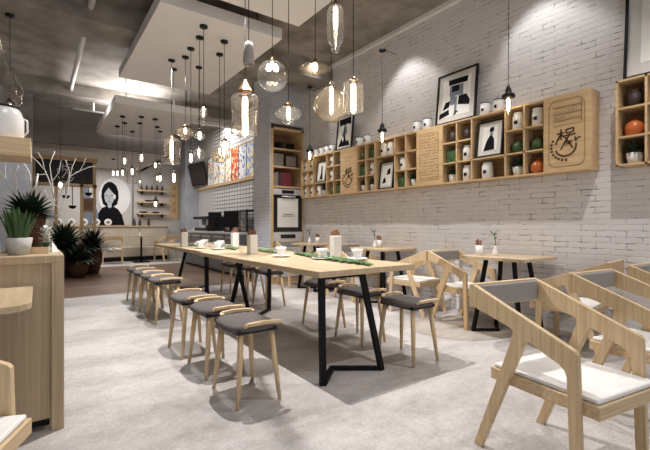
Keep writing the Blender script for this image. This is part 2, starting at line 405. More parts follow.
# ------------------------------------------------------------------ armchairs
def make_chair():
    t = thing('armchair', 'a', 'chair')
    prof = [(.255,.765),(-.238,.575),(-.25,.562),(-.268,0),(-.226,0),(-.208,.470),(-.198,.492),(-.18,.506),(-.05,.560),(-.037,.560),(-.027,.547),(.20,0),(.242,0),(.028,.568),(.027,.588),(.04,.60),(.255,.658)]
    for s in (-1,1):
        o = MB().prism(prof, 'x', s*.23-.013, s*.23+.013).build('side_frame', 'oak_z', t, .003); fixn(o)
    MB().box(-.243,.243,.243,.27,.648,.765).build('backrest', 'oak_z', t, .006)
    MB().box(-.212,.212,.223,.243,.655,.757).build('back_pad', 'pad_grey', t, .010)
    MB().box(-.2165,.2165,-.315,.165,.335,.388).build('seat_frame', 'oak_x', t, .004)
    MB().box(-.207,.207,-.305,.155,.388,.408).build('seat_cushion', 'seat_white', t, .009)
    return t
ch = make_chair(); ch.location = (1.912,.875,0); ch.rotation_euler = (0,0,-.15)
ch['label'] = 'large foreground oak armchair with white seat, nearest the camera, empty and seen whole'; CG = 'oak armchairs with white seats'; ch['group'] = CG
for (x,y,rz,l) in [
  (2.78,.80,-.10,'oak armchair behind the foreground one, its white seat cut by the photo edge'),
  (3.64,.78,-.06,'oak armchair whose back corner just shows at the edge beneath the second shelf'),
  (3.72,1.50,PI+.12,'oak armchair with its wooden back to the camera, facing the nearest square table'),
  (3.74,2.66,-.08,'oak armchair by the brick wall, between the nearest and the middle square table'),
  (3.74,3.27,PI+.12,'oak armchair with its back to the camera at the middle square table'),
  (3.72,4.42,-.06,'oak armchair beyond the middle square table, mostly hidden behind the menu stand'),
  (3.70,5.03,PI+.1,'oak armchair on the near side of the most distant square table'),
  (3.64,6.03-.05,-.05,'oak armchair beside the tall wooden bookcase, at the most distant square table')]:
    dup(ch, (x,y,0), rz, l, CG)
dup(ch, (-.388,1.62,0), 1.2, 'oak armchair at the lower edge in front of the counter, mostly out of the photo', CG)

# square tables by the wall
def make_small():
    t = thing('square_table', 'small square oak table nearest the camera along the brick wall', 'table', (3.705,2.125,0), 0, 'small square tables along the brick wall')
    MB().box(-.30,.30,-.325,.325,.722,.75).build('table_top', 'oak_top', t, .004)
    for sx in (-1,1):
        for sy in (-1,1):
            MB().bar((sx*.13,sy*.14,.722),(sx*.20,sy*.24,0), .026,.04,(1,0,0)).build('leg', 'black_metal', t)
    for sy in (-1,1):
        MB().bar((-.20,sy*.24,.012),(0,sy*.10,.012),.035,.024).bar((0,sy*.10,.012),(.20,sy*.24,.012),.035,.024).build('floor_bar', 'black_metal', t)
    MB().box(-.16,.16,-.17,.17,.712,.722).build('top_bracket', 'black_metal', t)
    return t
sq = make_small()
dup(sq, (3.725,3.875,0), 0, 'middle small square oak table along the brick wall')
dup(sq, (3.725,5.43,0), 0, 'most distant small square oak table, near the tall bookcase')

# ------------------------------------------------------------------ table-top things
def make_menu():
    t = thing('menu_stand', 'm', 'menu stand')
    MB().box(-.045,.045,-.035,.035,0,.20).build('holder', 'white', t, .006)
    mb = MB(); 
    for i, x in enumerate((-.03,-.012,.008,.027)): mb.bar((x,0,.12),(x*1.3,.01*(i%2),.235+.012*(i%3)), .004,.05,(0,1,0))
    mb.build('menu_cards', 'brown_card', t)
    return t
mn = make_menu(); MG = 'white menu stands with brown cards on the long tables'
mn['label'] = 'white menu stand nearest the camera, by the wall-side edge of the near table'; mn['group'] = MG; mn.location = (2.26,2.98,.75)
dup(mn, (1.80,3.80,.75), .15, 'menu stand with reddish cards on the near table, in front of the brick column', MG)
dup(mn, (2.06,4.86,.75), 0, 'menu stand on the far long table below the till screens', MG)
dup(mn, (1.66,5.7,.75), .1, 'menu stand at the distant end of the far table, before the blue-grey pillar', MG)

def make_cup():
    t = thing('coffee_cup', 'c', 'cup')
    o = MB().lathe([(0,.004),(.02,.006),(.024,.02),(.037,.05),(.042,.075),(.039,.075),(.032,.05),(.0,.02)], n=20).build('bowl', 'white', t); fixn(o)
    MB().tube([(.038,0,.062),(.058,0,.058),(.060,0,.038),(.033,0,.03)], .004, 6).build('handle', 'white', t)
    o = MB().lathe([(0,0),(.045,.0),(.072,.012),(.070,.016),(.045,.006),(0,.006)], n=24).build('saucer', 'white', t); fixn(o)
    return t
cp = make_cup(); cp.scale = (1.25,)*3; KG = 'white cups and saucers on the long tables'
cp['label'] = 'large white cup and saucer in the middle of the near table, beside the leaf runner'; cp['group'] = KG; cp.location = (2.02,2.86,.75)
for x, y, l in [(1.86,3.30,'white cup and saucer in front of the reddish menu stand, on the near table'),
                (2.22,2.62,'white cup and saucer nearest the table end, beside the nearest menu stand'),
                (1.78,4.72,'white cup on the far table, nearest of the cluster left of the menu stand'),
                (1.96,5.10,'white cup on the far table, closest to the menu stand below the tills'),
                (1.70,5.12,'white cup on the far table, on the aisle side of the cluster'),
                (1.90,5.55,'white cup on the far table, most distant of the cluster')]:
    dup(cp, (x,y,.75), random.uniform(0,6), l, KG)

# leaf runners: big torn leaves lying along the table
def runner(x0,y0,x1,y1,w,label):
    mb = MB(); n = 13; a = Vector((x0,y0,0)); b2 = Vector((x1,y1,0)); d = b2-a; sd = Vector((-d.y,d.x,0)).normalized()
    L = d.length; d.normalize()
    for s in (-1,1):
        for i in range(n):
            t0 = i/n; ww = w*math.sin(PI*(t0*.85+.12))
            p = a + d*L*t0; q2 = a + d*L*(t0+1/n)
            e = p + sd*s*ww*1.15 + d*L*1.1/n
            m1 = p + sd*s*ww*.6 + d*L*.22/n; m2 = q2 + sd*s*ww*.6 + d*L*.1/n
            vs = [(p.x,p.y,.754),(q2.x,q2.y,.754),(m2.x,m2.y,.768),(e.x,e.y,.762+.004*(i%3)),(m1.x,m1.y,.776)]
            mb.add(vs, [(0,1,2,3,4)])
    mb.tube([(x0,y0,.757),(x1,y1,.757)],[.005,.002],6)
    o = mb.build('palm_leaf','leaf_banana'); tag(o, label, 'leaf', 'green leaves laid along the long tables')
    so = o.modifiers.new('thickness','SOLIDIFY'); so.thickness = .002; so.offset = 1
    return o
runner(2.16,3.55,1.97,2.18,.085,'long scalloped green leaf on the near table, pointing to the camera end')
runner(2.12,4.38,2.06,3.62,.085,'green leaf on the near table between the reddish menu stand and the cups')
runner(2.02,5.25,1.92,4.50,.08,'green leaf on the far long table among the white cups')
runner(1.86,6.25,1.84,5.5,.08,'green leaf at the distant end of the far long table')

# small vases + salt pots on the square tables
def make_vase():
    t = thing('bud_vase', 'v', 'vase')
    o = MB().lathe([(0,0),(.022,.0),(.026,.02),(.022,.05),(.012,.08),(.014,.095),(.009,.095),(.008,.07),(0,.02)], n=16).build('vessel', 'white', t); fixn(o)
    mb = MB().tube([(0,0,.05),(0,-.005,.13),(.01,.01,.19),(.0,.05,.24)], [.004,.004,.005,.007], 6)
    for k in range(4): mb.leaf((0,.01,.16+.02*k), (math.cos(k*2),math.sin(k*2),.8), .07, .018, .6)
    mb.build('stem', 'leaf', t)
    return t
va = make_vase(); VG = 'bud vases with a green sprig on the square tables'
va['label'] = 'white bud vase with a curling green sprig on the nearest square table'; va['group'] = VG; va.location = (3.62,2.20,.75)
dup(va, (3.62,3.92,.75), .3, 'white bud vase with a green sprig on the middle square table', VG)
dup(va, (3.60,5.45,.75), .6, 'white bud vase with a green sprig on the most distant square table', VG)
def make_cardpot():
    t = thing('cutlery_pot', 'p', 'pot')
    o = MB().lathe([(0,0),(.034,.0),(.036,.10),(.033,.10),(.03,.02),(0,.02)], n=16).build('pot', 'white', t); fixn(o)
    mb = MB()
    for i in range(5): mb.bar((math.cos(i)*.018,math.sin(i)*.018,.03),(math.cos(i)*.028,math.sin(i)*.028,.15+.01*(i%2)),.018,.006)
    mb.build('cutlery', 'brown_card', t); return t
cpot = make_cardpot(); cpot['group'] = PGr = 'white cutlery pots on the square tables'
cpot['label'] = 'white pot of brown napkins beside the vase on the middle square table'; cpot.location = (3.72,3.94,.75)
dup(cpot, (3.70,5.36,.75), 0, 'white pot of brown napkins on the most distant square table', PGr)
dup(cpot, (3.54,2.32,.75), 0, 'low white pot on the nearest square table, beside the vase', PGr)

# ------------------------------------------------------------------ wall shelves
XF, ZB, ZT, DP = 3.855, 1.53, 2.23, .175
U = .388; Y0 = 1.46
rows = [ZB + (ZT-ZB)/3*i for i in range(4)]
TH = .016
def glyphs(mb, Xp, y, z, w, h, n=4, th=.004, rnd=random):
    # a small brush-like character made of short strokes on the plane x = Xp (facing -x)
    for k in range(n):
        a = (y + rnd.uniform(-.5,.5)*w, z + rnd.uniform(-.5,.5)*h)
        if k % 2: b_ = (a[0]+rnd.uniform(-.1,.1)*w, a[1]+rnd.choice((-1,1))*h*.45)
        else: b_ = (a[0]+rnd.choice((-1,1))*w*.5, a[1]+rnd.uniform(-.1,.1)*h)
        b_ = (min(max(b_[0],y-w/2),y+w/2), min(max(b_[1],z-h/2),z+h/2))
        mb.bar((Xp,a[0],a[1]),(Xp,b_[0],b_[1]),th,.003,(1,0,0))
def emblem(mb, Xp, y, z, s, th):
    # cup-shaped arc, antler tips and the crossed character above it. screen right = -y
    def P(u, v): return (Xp, y - u*s, z + v*s)
    arc = [P(.5*math.cos(a), -.25+.5*math.sin(a)) for a in [PI*1.12+ i*(PI*1.72-0)/18*.57 for i in range(0,19)]]
    arc = [P(.46*math.cos(a), -.22+.46*math.sin(a)) for a in [math.radians(200+ i*9) for i in range(0,20)]]
    for a, b_ in zip(arc, arc[1:]): mb.bar(a, b_, th*1.1, .004, (1,0,0))
    for k in range(9):   # ring of small letters outside the arc
        a = math.radians(150 + k*15); mb.bar(P(.6*math.cos(a), -.22+.6*math.sin(a)), P(.7*math.cos(a+.06), -.22+.7*math.sin(a+.06)), th*1.5, .004, (1,0,0))
    for st_ in ([(.42,-.05),(.52,.1),(.66,.12)],[(.42,.0),(.42,.16)],[(-.45,-.1),(-.38,.08),(-.28,.16)],
                [(-.2,.62),(-.2,.1)],[(-.38,.4),(-.05,.44)],[(-.2,.38),(-.36,.12)],[(-.2,.38),(-.06,.22)],
                [(.02,.56),(.36,.6),(.34,.42),(.04,.38),(.02,.56)],[(-.1,.26),(.44,.30)],[(.2,.34),(-.22,-.36)],[(-.02,.2),(.32,-.34)],[(-.08,-.02),(.3,.0)],[(.02,-.12),(.24,-.1)]):
        for a, b_ in zip(st_, st_[1:]): mb.bar(P(*a), P(*b_), th, .004, (1,0,0))
def rrect(mb, Xp, y0, y1, z0, z1, r, th):
    pts = []
    for cx, cz, a0 in ((y1-r,z1-r,0),(y0+r,z1-r,90),(y0+r,z0+r,180),(y1-r,z0+r,270)):
        for k in range(5): a = math.radians(a0+k*22.5); pts.append((Xp, cx+r*math.cos(a), cz+r*math.sin(a)))
    for a, b_ in zip(pts, pts[1:]+pts[:1]): mb.bar(a, b_, th, .003, (1,0,0))

shelf = thing('wall_shelf', 'long honey oak wall shelf of cubbyholes and engraved panels on the brick wall', 'shelf')
Y1 = Y0 + 12*U
mb = MB()
mb.box(XF,W-.002,Y0,Y1,ZB,ZB+TH).box(XF,W-.002,Y0,Y1,ZT-TH,ZT).box(XF,W-.002,Y0,Y0+TH,ZB,ZT).box(XF,W-.002,Y1-TH,Y1,ZB,ZT)
types = ['P','2','W','2','P','2','w','2','P','2','W','2']
for k, ty in enumerate(types):
    a, b_ = Y0+k*U, Y0+(k+1)*U
    if k: mb.box(XF+.001,W-.004,a-TH/2,a+TH/2,ZB,ZT)
    if ty == '2':
        mb.box(XF+.001,W-.004,(a+b_)/2-TH/2,(a+b_)/2+TH/2,ZB,ZT)
        for z in rows[1:3]: mb.box(XF+.001,W-.004,a,b_,z-TH/2,z+TH/2)
    elif ty == 'W': mb.box(XF+.001,W-.004,a,b_,rows[1]-TH/2,rows[1]+TH/2)
    elif ty == 'w': mb.box(XF+.001,W-.004,a,b_,rows[2]-TH/2,rows[2]+TH/2)
mb.build('carcass', 'oak_shelf', shelf)
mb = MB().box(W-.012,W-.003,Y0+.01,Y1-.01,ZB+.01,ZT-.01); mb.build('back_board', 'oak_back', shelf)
for k in (0,4,8):
    a, b_ = Y0+k*U, Y0+(k+1)*U; cy = (a+b_)/2; cz = (ZB+ZT)/2
    pn = MB().box(XF-.006,W-.0015,a+(.001 if k else -.002),b_-.001,ZB-.0015,ZT+.0008)
    pn = pn.build('engraved_panel', 'oak_shelf', shelf, .002)
    mb = MB(); Xp = XF-.0075
    if k == 0:
        rrect(mb, Xp, a+.045, b_-.045, ZB+.05, ZT-.05, .06, .004)
        mb.build('outline', 'burnt_light', pn)
        mb = MB()
        for z in (2.115,2.055,1.995): mb.bar((Xp,cy+.11,z),(Xp,cy-.12,z),.008,.003,(1,0,0))
        for z in (2.085,2.025,1.965): mb.bar((Xp,cy+.11,z-.012),(Xp,cy-.12,z-.012),.002,.003,(1,0,0))
        mb.bar((Xp,cy-.125,2.15),(Xp,cy-.125,1.96),.008,.003,(1,0,0))
        for i in range(4): glyphs(mb, Xp, cy-.02-.022*i, 2.085, .014, .014, 4, .0025)
        for i in range(4): glyphs(mb, Xp, cy+.09-.022*i, 2.025, .014, .014, 4, .0025)
        mb.build('engraved_lines', 'burnt_light', pn)
        mb = MB(); emblem(mb, Xp, cy+.005, 1.80, .19, .012); mb.build('emblem', 'burnt', pn)
    elif k == 4:
        rrect(mb, Xp, a+.05, b_-.05, ZB+.07, ZT-.07, .02, .0025)
        for r_ in range(15):
            z = ZT-.10-r_*.036
            for c in range(14):
                if (r_*7+c*3) % 11: glyphs(mb, Xp, b_-.07-c*.0195, z, .014, .02, 4, .0028)
        mb.build('engraved_text', 'burnt_light', pn)
    else:
        for i in range(5):
            glyphs(mb, Xp, cy+.07-.035*i, 2.08, .024, .024, 5, .003); 
        for i in range(4): glyphs(mb, Xp, cy+.055-.035*i, 2.03, .02, .014, 4, .003)
        mb.build('engraved_text', 'burnt_light', pn)
        mb = MB(); emblem(mb, Xp, cy, 1.80, .20, .014); mb.build('emblem', 'burnt', pn)

shelf2 = thing('wall_shelf', 'second oak cubbyhole shelf at the edge of the photo, nearest the camera', 'shelf')
Z1b = 1.278; za = Z1b-4*.194
mb = MB(); mb.box(XF,W-.002,za,Z1b,ZB,ZB+TH).box(XF,W-.002,za,Z1b,ZT-TH,ZT)
for i in range(5): y = Z1b - i*.194; mb.box(XF,W-.002, y-(TH if i<4 else 0), y+(TH if i==4 else 0), ZB, ZT)
for z in rows[1:3]: mb.box(XF+.001,W-.004,za,Z1b,z-TH/2,z+TH/2)
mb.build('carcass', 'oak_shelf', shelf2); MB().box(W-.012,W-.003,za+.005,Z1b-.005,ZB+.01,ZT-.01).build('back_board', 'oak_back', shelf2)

def yc(k, c): return Y0 + k*U + U*(.25+.5*c)    # c 0 = nearer column, 1 = farther
XI = XF + .075
# contents: kinds
def make_jar():
    t = thing('white_jar', 'j', 'jar')
    o = MB().lathe([(0,0),(.045,0),(.049,.006),(.049,.115),(.040,.128),(.040,.136),(0,.136)], n=24).build('body', 'white', t); fixn(o)
    o = MB().lathe([(0,.136),(.043,.136),(.043,.146),(.015,.150),(0,.150)], n=24).build('lid', 'white', t); fixn(o)
    MB().box(-.0515,-.0475,-.014,.014,.045,.075).build('label_patch', 'black', t)
    return t
def make_mug():
    t = thing('storage_mug', 'm', 'mug')
    o = MB().lathe([(0,0),(.046,0),(.050,.006),(.050,.12),(.046,.12),(.044,.02),(0,.02)], n=24).build('body', 'white', t); fixn(o)
    o = MB().lathe([(.0455,.118),(.051,.118),(.051,.126),(.0455,.126),(.0455,.118)], n=24).build('rim', 'book_dark', t); fixn(o)
    MB().tube([(0,.048,.095),(0,.075,.09),(0,.075,.045),(0,.048,.035)], .006, 6).build('handle', 'white', t)
    MB().box(-.0525,-.0485,-.012,.012,.04,.07).build('label_patch', 'black', t)
    return t
def make_green():
    t = thing('green_jar', 'g', 'jar')
    o = MB().lathe([(0,0),(.035,0),(.055,.03),(.057,.06),(.045,.092),(.022,.105),(.022,.112),(0,.112)], n=20).build('body', 'green_glaze', t); fixn(o)
    o = MB().lathe([(0,.112),(.026,.112),(.020,.124),(.006,.130),(0,.132)], n=16).build('lid', 'green_glaze', t); fixn(o)
    MB().tube([(0,.05,.05),(0,.078,.06),(0,.074,.085),(0,.046,.088)], .005, 6).build('handle', 'green_glaze', t)
    return t
def make_orange():
    t = thing('orange_pot', 'o', 'pot')
    o = MB().lathe([(0,0),(.04,0),(.062,.03),(.066,.065),(.052,.1),(.035,.112),(0,.112)], n=24).build('body', 'terracotta', t); fixn(o)
    o = MB().lathe([(0,.112),(.036,.112),(.028,.122),(.008,.128),(.008,.138),(0,.138)], n=16).build('lid', 'terracotta', t); fixn(o)
    MB().tube([(0,.056,.09),(0,.062,.14),(0,0,.168),(0,-.062,.14),(0,-.056,.09)], .0035, 6).build('handle', 'bronze', t)
    return t
def make_plant(dark=False):
    t = thing('potted_plant', 'p', 'plant')
    o = MB().lathe([(0,0),(.036,0),(.048,.07),(.044,.07),(.036,.055),(0,.055)], n=20).build('pot', 'white', t); fixn(o)
    MB().lathe([(.037,.058),(0,.06)], n=16).build('soil', 'soil', t)
    mb = MB()
    for i in range(34):
        a = i*2.4; r_ = .2+.8*(i/34)
        mb.leaf((.01*math.cos(a),.01*math.sin(a),.058), (math.cos(a)*r_,math.sin(a)*r_,1.1-.5*r_), .10-.03*r_+.012*math.sin(i*5), .02, .5)
    mb.build('foliage', 'leaf_dark', t); return t
def make_tin():
    t = thing('green_tin', 't', 'tin')
    MB().box(-.04,.04,-.055,.055,0,.12).build('body', 'green_glaze', t, .006)
    MB().box(-.042,.042,-.057,.057,.12,.135).build('lid', 'leaf_dark', t, .004); return t
def make_darkbox():
    t = thing('dark_canister', 'd', 'canister')
    o = MB().lathe([(0,0),(.045,0),(.045,.12),(0,.12)], n=20).build('body', 'book_dark', t); fixn(o)
    o = MB().lathe([(0,.12),(.047,.12),(.047,.135),(0,.137)], n=20).build('lid', 'bronze', t); fixn(o); return t
P = {'jar':make_jar,'mug':make_mug,'green':make_green,'orange':make_orange,'plant':make_plant,'tin':make_tin,'dark':make_darkbox}
GR = {'jar':'white jars in the wall shelves','mug':'white mugs standing on top of the wall shelf','green':'green jars in the wall shelves','orange':'orange pots in the wall shelves',
      'plant':'small potted plants in the wall shelves','tin':'green tins in the wall shelves','dark':'dark canisters in the wall shelves'}
made = {}
SC = {'jar':1.18,'plant':1.25,'green':1.08,'orange':1.05,'tin':1.15,'mug':1.1}
def put(kind, x, y, z, label, rz=0, group=None):
    if kind not in made:
        o = P[kind](); made[kind] = o; o.location = (x,y,z); o.rotation_euler = (0,0,rz); o['label'] = label; o['group'] = group or GR[kind]; o.scale = (SC.get(kind,1),)*3; return o
    return dup(made[kind], (x,y,z), rz, label, group or GR[kind])
rowz = [r + TH/2 + .001 for r in rows]; rowz[0] = ZB+TH+.001
RN = ['bottom','middle','top']
look = {'jar':'white jar with black mark','green':'round green jar','orange':'orange lidded pot','plant':'small white-potted plant','tin':'square green tin','dark':'dark round canister','mug':'white mug'}
sect = {1:'beside the big emblem panel',3:'between text panel and portrait cubby',5:'just beyond the text panel',7:'just before the small emblem panel',9:'just beyond the small emblem panel',11:'at the bookcase end'}
cont = {  # (unit, column, row): kind
 (1,0,2):'jar',(1,0,1):'green',(1,0,0):'orange',(1,1,2):'jar',(1,1,1):'green',(1,1,0):'plant',
 (3,0,2):'dark',(3,0,1):'jar',(3,0,0):'jar',(3,1,2):'dark',(3,1,1):'tin',(3,1,0):'plant',
 (5,0,0):'plant',(5,1,1):'jar',(5,1,0):'tin',
 (7,0,2):'tin',(7,0,1):'jar',(7,0,0):'plant',(7,1,2):'green',(7,1,1):'tin',(7,1,0):'plant',
 (9,0,2):'dark',(9,0,1):'dark',(9,0,0):'tin',(9,1,2):'jar',(9,1,1):'jar',(9,1,0):'green',
 (11,0,2):'jar',(11,0,1):'jar',(11,0,0):'jar',(11,1,2):'jar',(11,1,1):'jar',(11,1,0):'jar'}
for (k,c,r_), kd in cont.items():
    put(kd, XI+.01, yc(k,c), rowz[r_], '%s, %s row, %s column, %s' % (look[kd], RN[r_], 'nearer' if c == 0 else 'farther', sect[k]), (k+c)*.0)
put('jar', XI, Y0+2*U+.24, rowz[0], 'white jar with black square mark under the framed portrait')
put('jar', XI, Y0+6*U+.13, rowz[2], 'white jar above the picture in the wide cubby, nearer of two')
put('jar', XI, Y0+6*U+.26, rowz[2], 'white jar above the picture in the wide cubby, farther of two')
put('jar', XI, Y0+10*U+.27, rowz[0], 'white jar under the small picture near the bookcase')
put('plant', XI, Y0+10*U+.12, rowz[0], 'small plant in white pot under the small picture near the bookcase')
for r_, kd, l in ((2,'dark','dark round canister in the top row of the second shelf'),(1,'orange','orange lidded pot in the second shelf at the photo edge'),(0,'plant','plant in white pot in the bottom row of the second shelf')):
    put(kd, XI+.01, Z1b-.105, rowz[r_], l)
put('green', XI+.01, Z1b-.3, rowz[1], 'round green glazed jar in the second shelf, at the very photo edge')
TG = GR['mug']
for y, l in ((2.36,'tall white mug beside the big framed picture, nearer of two'),(2.51,'tall white mug beside the big framed picture, closer to the frame'),
             (3.30,'white mug on the shelf above the text panel, nearer of two'),(3.47,'white mug on the shelf above the text panel, farther of two'),
             (4.42,'white mug beside the small framed print, nearer of two'),(4.60,'white mug beside the small framed print, farther of two'),
             (5.28,'nearest white mug of the row between bookcase and small framed print'),(5.43,'second white mug of the row near the bookcase'),
             (5.58,'third white mug of the row near the bookcase'),(5.74,'fourth white mug of the row near the bookcase'),(5.92,'last white mug of the row, next to the bookcase')):
    put('mug', XI+.01, y, ZT+.001, l)

# framed pictures (origin at bottom edge centre; local x = thickness, local y = width)
def framed(name, label, w, h, loc, tilt, art, fr=.022, mount=.06, grp='black framed pictures on the wall shelves'):
    t = thing(name, label, 'picture', loc, 0, grp); t.rotation_euler = (0, tilt, 0)
    mb = MB().box(-.012,.012,-w/2,w/2,0,fr).box(-.012,.012,-w/2,w/2,h-fr,h).box(-.012,.012,-w/2,-w/2+fr,fr,h-fr).box(-.012,.012,w/2-fr,w/2,fr,h-fr)
    mb.build('frame', 'black', t)
    MB().box(-.002,.008,-w/2+fr,w/2-fr,fr,h-fr).build('mount', 'mat_board', t)
    MB().box(-.004,-.002,-w/2+fr+mount,w/2-fr-mount,fr+mount,h-fr-mount).build('print', 'paper', t)
    a = MB(); g = MB()
    iw, ih = w-2*fr-2*mount, h-2*fr-2*mount
    def B(m_, u0,u1,v0,v1, lay=0):   # u to screen right
        m_.box(-.0052-lay*.0006,-.0042,-(u1-.5)*iw,-(u0-.5)*iw, fr+mount+v0*ih, fr+mount+v1*ih)
    def Q(m_, pts, lay=0): m_.prism([(-(u-.5)*iw, fr+mount+v*ih) for u, v in pts], 'x', -.0052-lay*.0006, -.0042)
    art(B, Q, a, g)
    if a.f: fixn(a.build('ink_shapes', 'picture_ink', t))
    if g.f: fixn(g.build('grey_shapes', 'picture_grey', t))
    return t
def art1(B,Q,a,g):
    Q(a,[(.22,.84),(.88,.82),(.9,.97),(.2,.99)]); Q(g,[(.26,.55),(.75,.5),(.74,.8),(.26,.82)]); B(a,.34,.6,.64,.8,1); Q(g,[(.3,.3),(.48,.3),(.46,.56),(.28,.56)],)
    Q(a,[(.58,.28),(.98,.2),(1,.32),(.86,.5),(.6,.5)]); Q(a,[(.02,.2),(.26,.26),(.3,.42),(.12,.4)]); B(g,.46,.54,.02,.5); Q(a,[(-.1,-.02),(.28,.06),(.26,.2),(-.08,.12)]); Q(a,[(.4,.0),(.62,.1),(.5,.12)])
def art2(B,Q,a,g):
    Q(a,[(0,.98),(.96,1),(1,.74),(.62,.78),(.5,.7),(.4,.78),(.06,.74)]); Q(g,[(.3,.4),(.45,.7),(.62,.7),(.72,.48),(.5,.3)]); Q(a,[(.42,.3),(.52,.3),(.5,.72),(.44,.72)],1)
    Q(a,[(0,.02),(1,.0),(.84,.2),(.66,.16),(.55,.4),(.4,.16),(.25,.3),(.1,.1)])
def art3(B,Q,a,g):
    Q(a,[(.1,.0),(.85,.02),(.8,.45),(.66,.62),(.5,.62),(.3,.42)]); Q(g,[(.5,.62),(.68,.62),(.7,.8),(.52,.82)]); Q(a,[(.45,.78),(.76,.8),(.74,.98),(.5,.96)],1)
def art4(B,Q,a,g):
    Q(a,[(.5,.5),(.9,.55),(.85,.85),(.6,.75)]); Q(a,[(.1,.1),(.5,.15),(.4,.4),(.2,.35)]); 
def art5(B,Q,a,g):
    Q(a,[(.3,.02),(.8,.0),(.7,.4),(.6,.9),(.4,.85),(.45,.4)])
def art6(B,Q,a,g):
    Q(a,[(.35,.1),(.75,.1),(.7,.35),(.55,.3)]); Q(g,[(.45,.3),(.6,.3),(.62,.7),(.46,.68)])
framed('framed_picture','big black framed picture leaning on the wall above the shelf, black and blue machine-like shapes', .54,.61,(XF+.04,2.87,ZT+.001), .10, art1)
framed('framed_picture','small black framed print standing on the shelf near the large amber lamp', .40,.56,(XF+.04,4.93,ZT+.001), .10, art2, .022,.03)
framed('framed_picture','tall black framed picture on the second shelf, cut by the photo edge', .62,.74,(XF+.05,.93,ZT+.001), .09, art6, .022,.09)
framed('framed_portrait','tilted framed portrait of a person in black inside the shelf', .30,.39,(XF+.02,Y0+2.5*U,rows[1]+TH/2+.002), .13, art3, .016,.05, 'framed pictures inside the wall shelf')
framed('framed_picture','framed abstract picture leaning in the lower part of the wide cubby', .27,.38,(XF+.025,Y0+6.5*U,ZB+TH+.001), .13, art4, .016,.03, 'framed pictures inside the wall shelf')
framed('framed_picture','small framed picture leaning in the cubby nearest the bookcase', .27,.36,(XF+.025,Y0+10.5*U,rows[1]+TH/2+.002), .13, art5, .016,.03, 'framed pictures inside the wall shelf')

# ------------------------------------------------------------------ bookcase with built-in oven
bx0, bx1, by = 3.345, W-.002, 6.29
bk = thing('tall_bookcase', 'tall oak bookcase with a built-in oven, in the brick column beside the wall shelf', 'bookcase', (0,0,0))
mb = MB(); T = .045
mb.box(bx0,bx0+T,by,6.75,0,2.80).box(bx1-T,bx1,by,6.75,0,2.80).box(bx0,bx1,by,6.75,2.80-T,2.80)
mb.box(bx0,bx1,by+.01,6.75,0,.1)
for z in (2.40,2.08,1.72,.68): mb.box(bx0+T,bx1-T,by+.008,6.75,z,z+.03)
mb.build('carcass', 'oak_shelf', bk); MB().box(bx0+.01,bx1-.01,6.72,6.75,.1,2.78).build('back_board', 'oak_back', bk)
dr = MB().box(bx0+T,bx1-T,by+.01,by+.05,.11,.66).build('door', 'panel_white', bk, .003)
MB().box(bx0+T+.2,bx1-T-.2,by-.01,by+.01,.60,.615).build('handle', 'silver', dr)
ov = thing('built_in_oven', 'steel and black glass oven with white notice on its door, built into the bookcase', 'oven', (0,0,0))
a, b_ = bx0+T+.002, bx1-T-.002
MB().box(a,b_,by+.012,6.6,.712,1.70).build('body', 'silver', ov, .003)
cpn = MB().box(a,b_,by+.0,by+.012,1.60,1.70).build('control_panel', 'silver', ov)
MB().box(a+.17,b_-.17,by-.004,by,1.62,1.68).build('display', 'dark_glass', cpn)
od = MB().box(a,b_,by-.012,by+.012,.93,1.59).build('oven_door', 'dark_glass', ov, .003)
MB().box(a+.07,b_-.09,by-.016,by-.012,1.01,1.53).build('notice', 'paper', od)
MB().box(a+.19,b_-.19,by-.019,by-.016,1.235,1.25).box(a+.16,b_-.19,by-.019,by-.016,1.205,1.215).build('notice_lines', 'burnt_light', od)
MB().tube([(a+.16,by-.04,1.56),(b_-.16,by-.04,1.56)],.012,8).tube([(a+.16,by-.04,1.56),(a+.16,by-.01,1.56)],.008,6).tube([(b_-.16,by-.04,1.56),(b_-.16,by-.01,1.56)],.008,6).build('handle', 'silver', od)
ld = MB().box(a,b_,by-.006,by+.012,.76,.92).build('warming_drawer', 'silver', ov, .003)
MB().box(a+.14,b_-.14,by-.010,by-.006,.81,.88).build('display', 'dark_glass', ld)
# books
def book(i, x, w, h, z, m_, label, d=.16, grp='books in the tall bookcase'):
    t = thing('book', label, 'book', (x, by+.03, z), 0, grp)
    MB().box(-w/2,w/2,0,d,0,h).build('cover', m_, t, .002)
    MB().box(-w/2+.003,w/2-.003,.004,d+.001,.004,h+.002-.004).build('pages', 'paper', t)
    return t
z = 1.752; x = bx0+T+.02; ordn = ['first','second','third','fourth','fifth','sixth','seventh','eighth','ninth']
for i in range(5):
    w = .028; book(i, x+w/2, w, .23+.01*(i%3), z, 'book_grey' if i < 3 else 'book_dark', '%s slim book counted from the column side on the shelf above the oven' % ordn[i].capitalize()); x += w+.003
for i in range(4):
    w = .05; book(i, x+w/2, w, .25, z, 'book_red', '%s thick dark red book on the shelf above the oven' % ordn[i].capitalize()); x += w+.002
z = 2.112; x = bx0+T+.02
for i in range(6):
    w = .030; book(i, x+w/2, w, .21+.015*(i%2), z, 'book_grey', '%s upright grey book on the middle bookcase shelf' % ordn[i].capitalize()); x += w+.003
t = thing('photo_stand', 'dark framed card standing on the middle bookcase shelf beside the grey books', 'frame', (x+.17,by+.04,z))
mb = MB().box(-.13,.13,0,.02,0,.02).box(-.13,.13,0,.02,.2,.22).box(-.13,-.11,0,.02,0,.22).box(.11,.13,0,.02,0,.22); mb.build('frame', 'black', t)
MB().box(-.11,.11,.006,.014,.02,.2).build('card', 'book_grey', t)
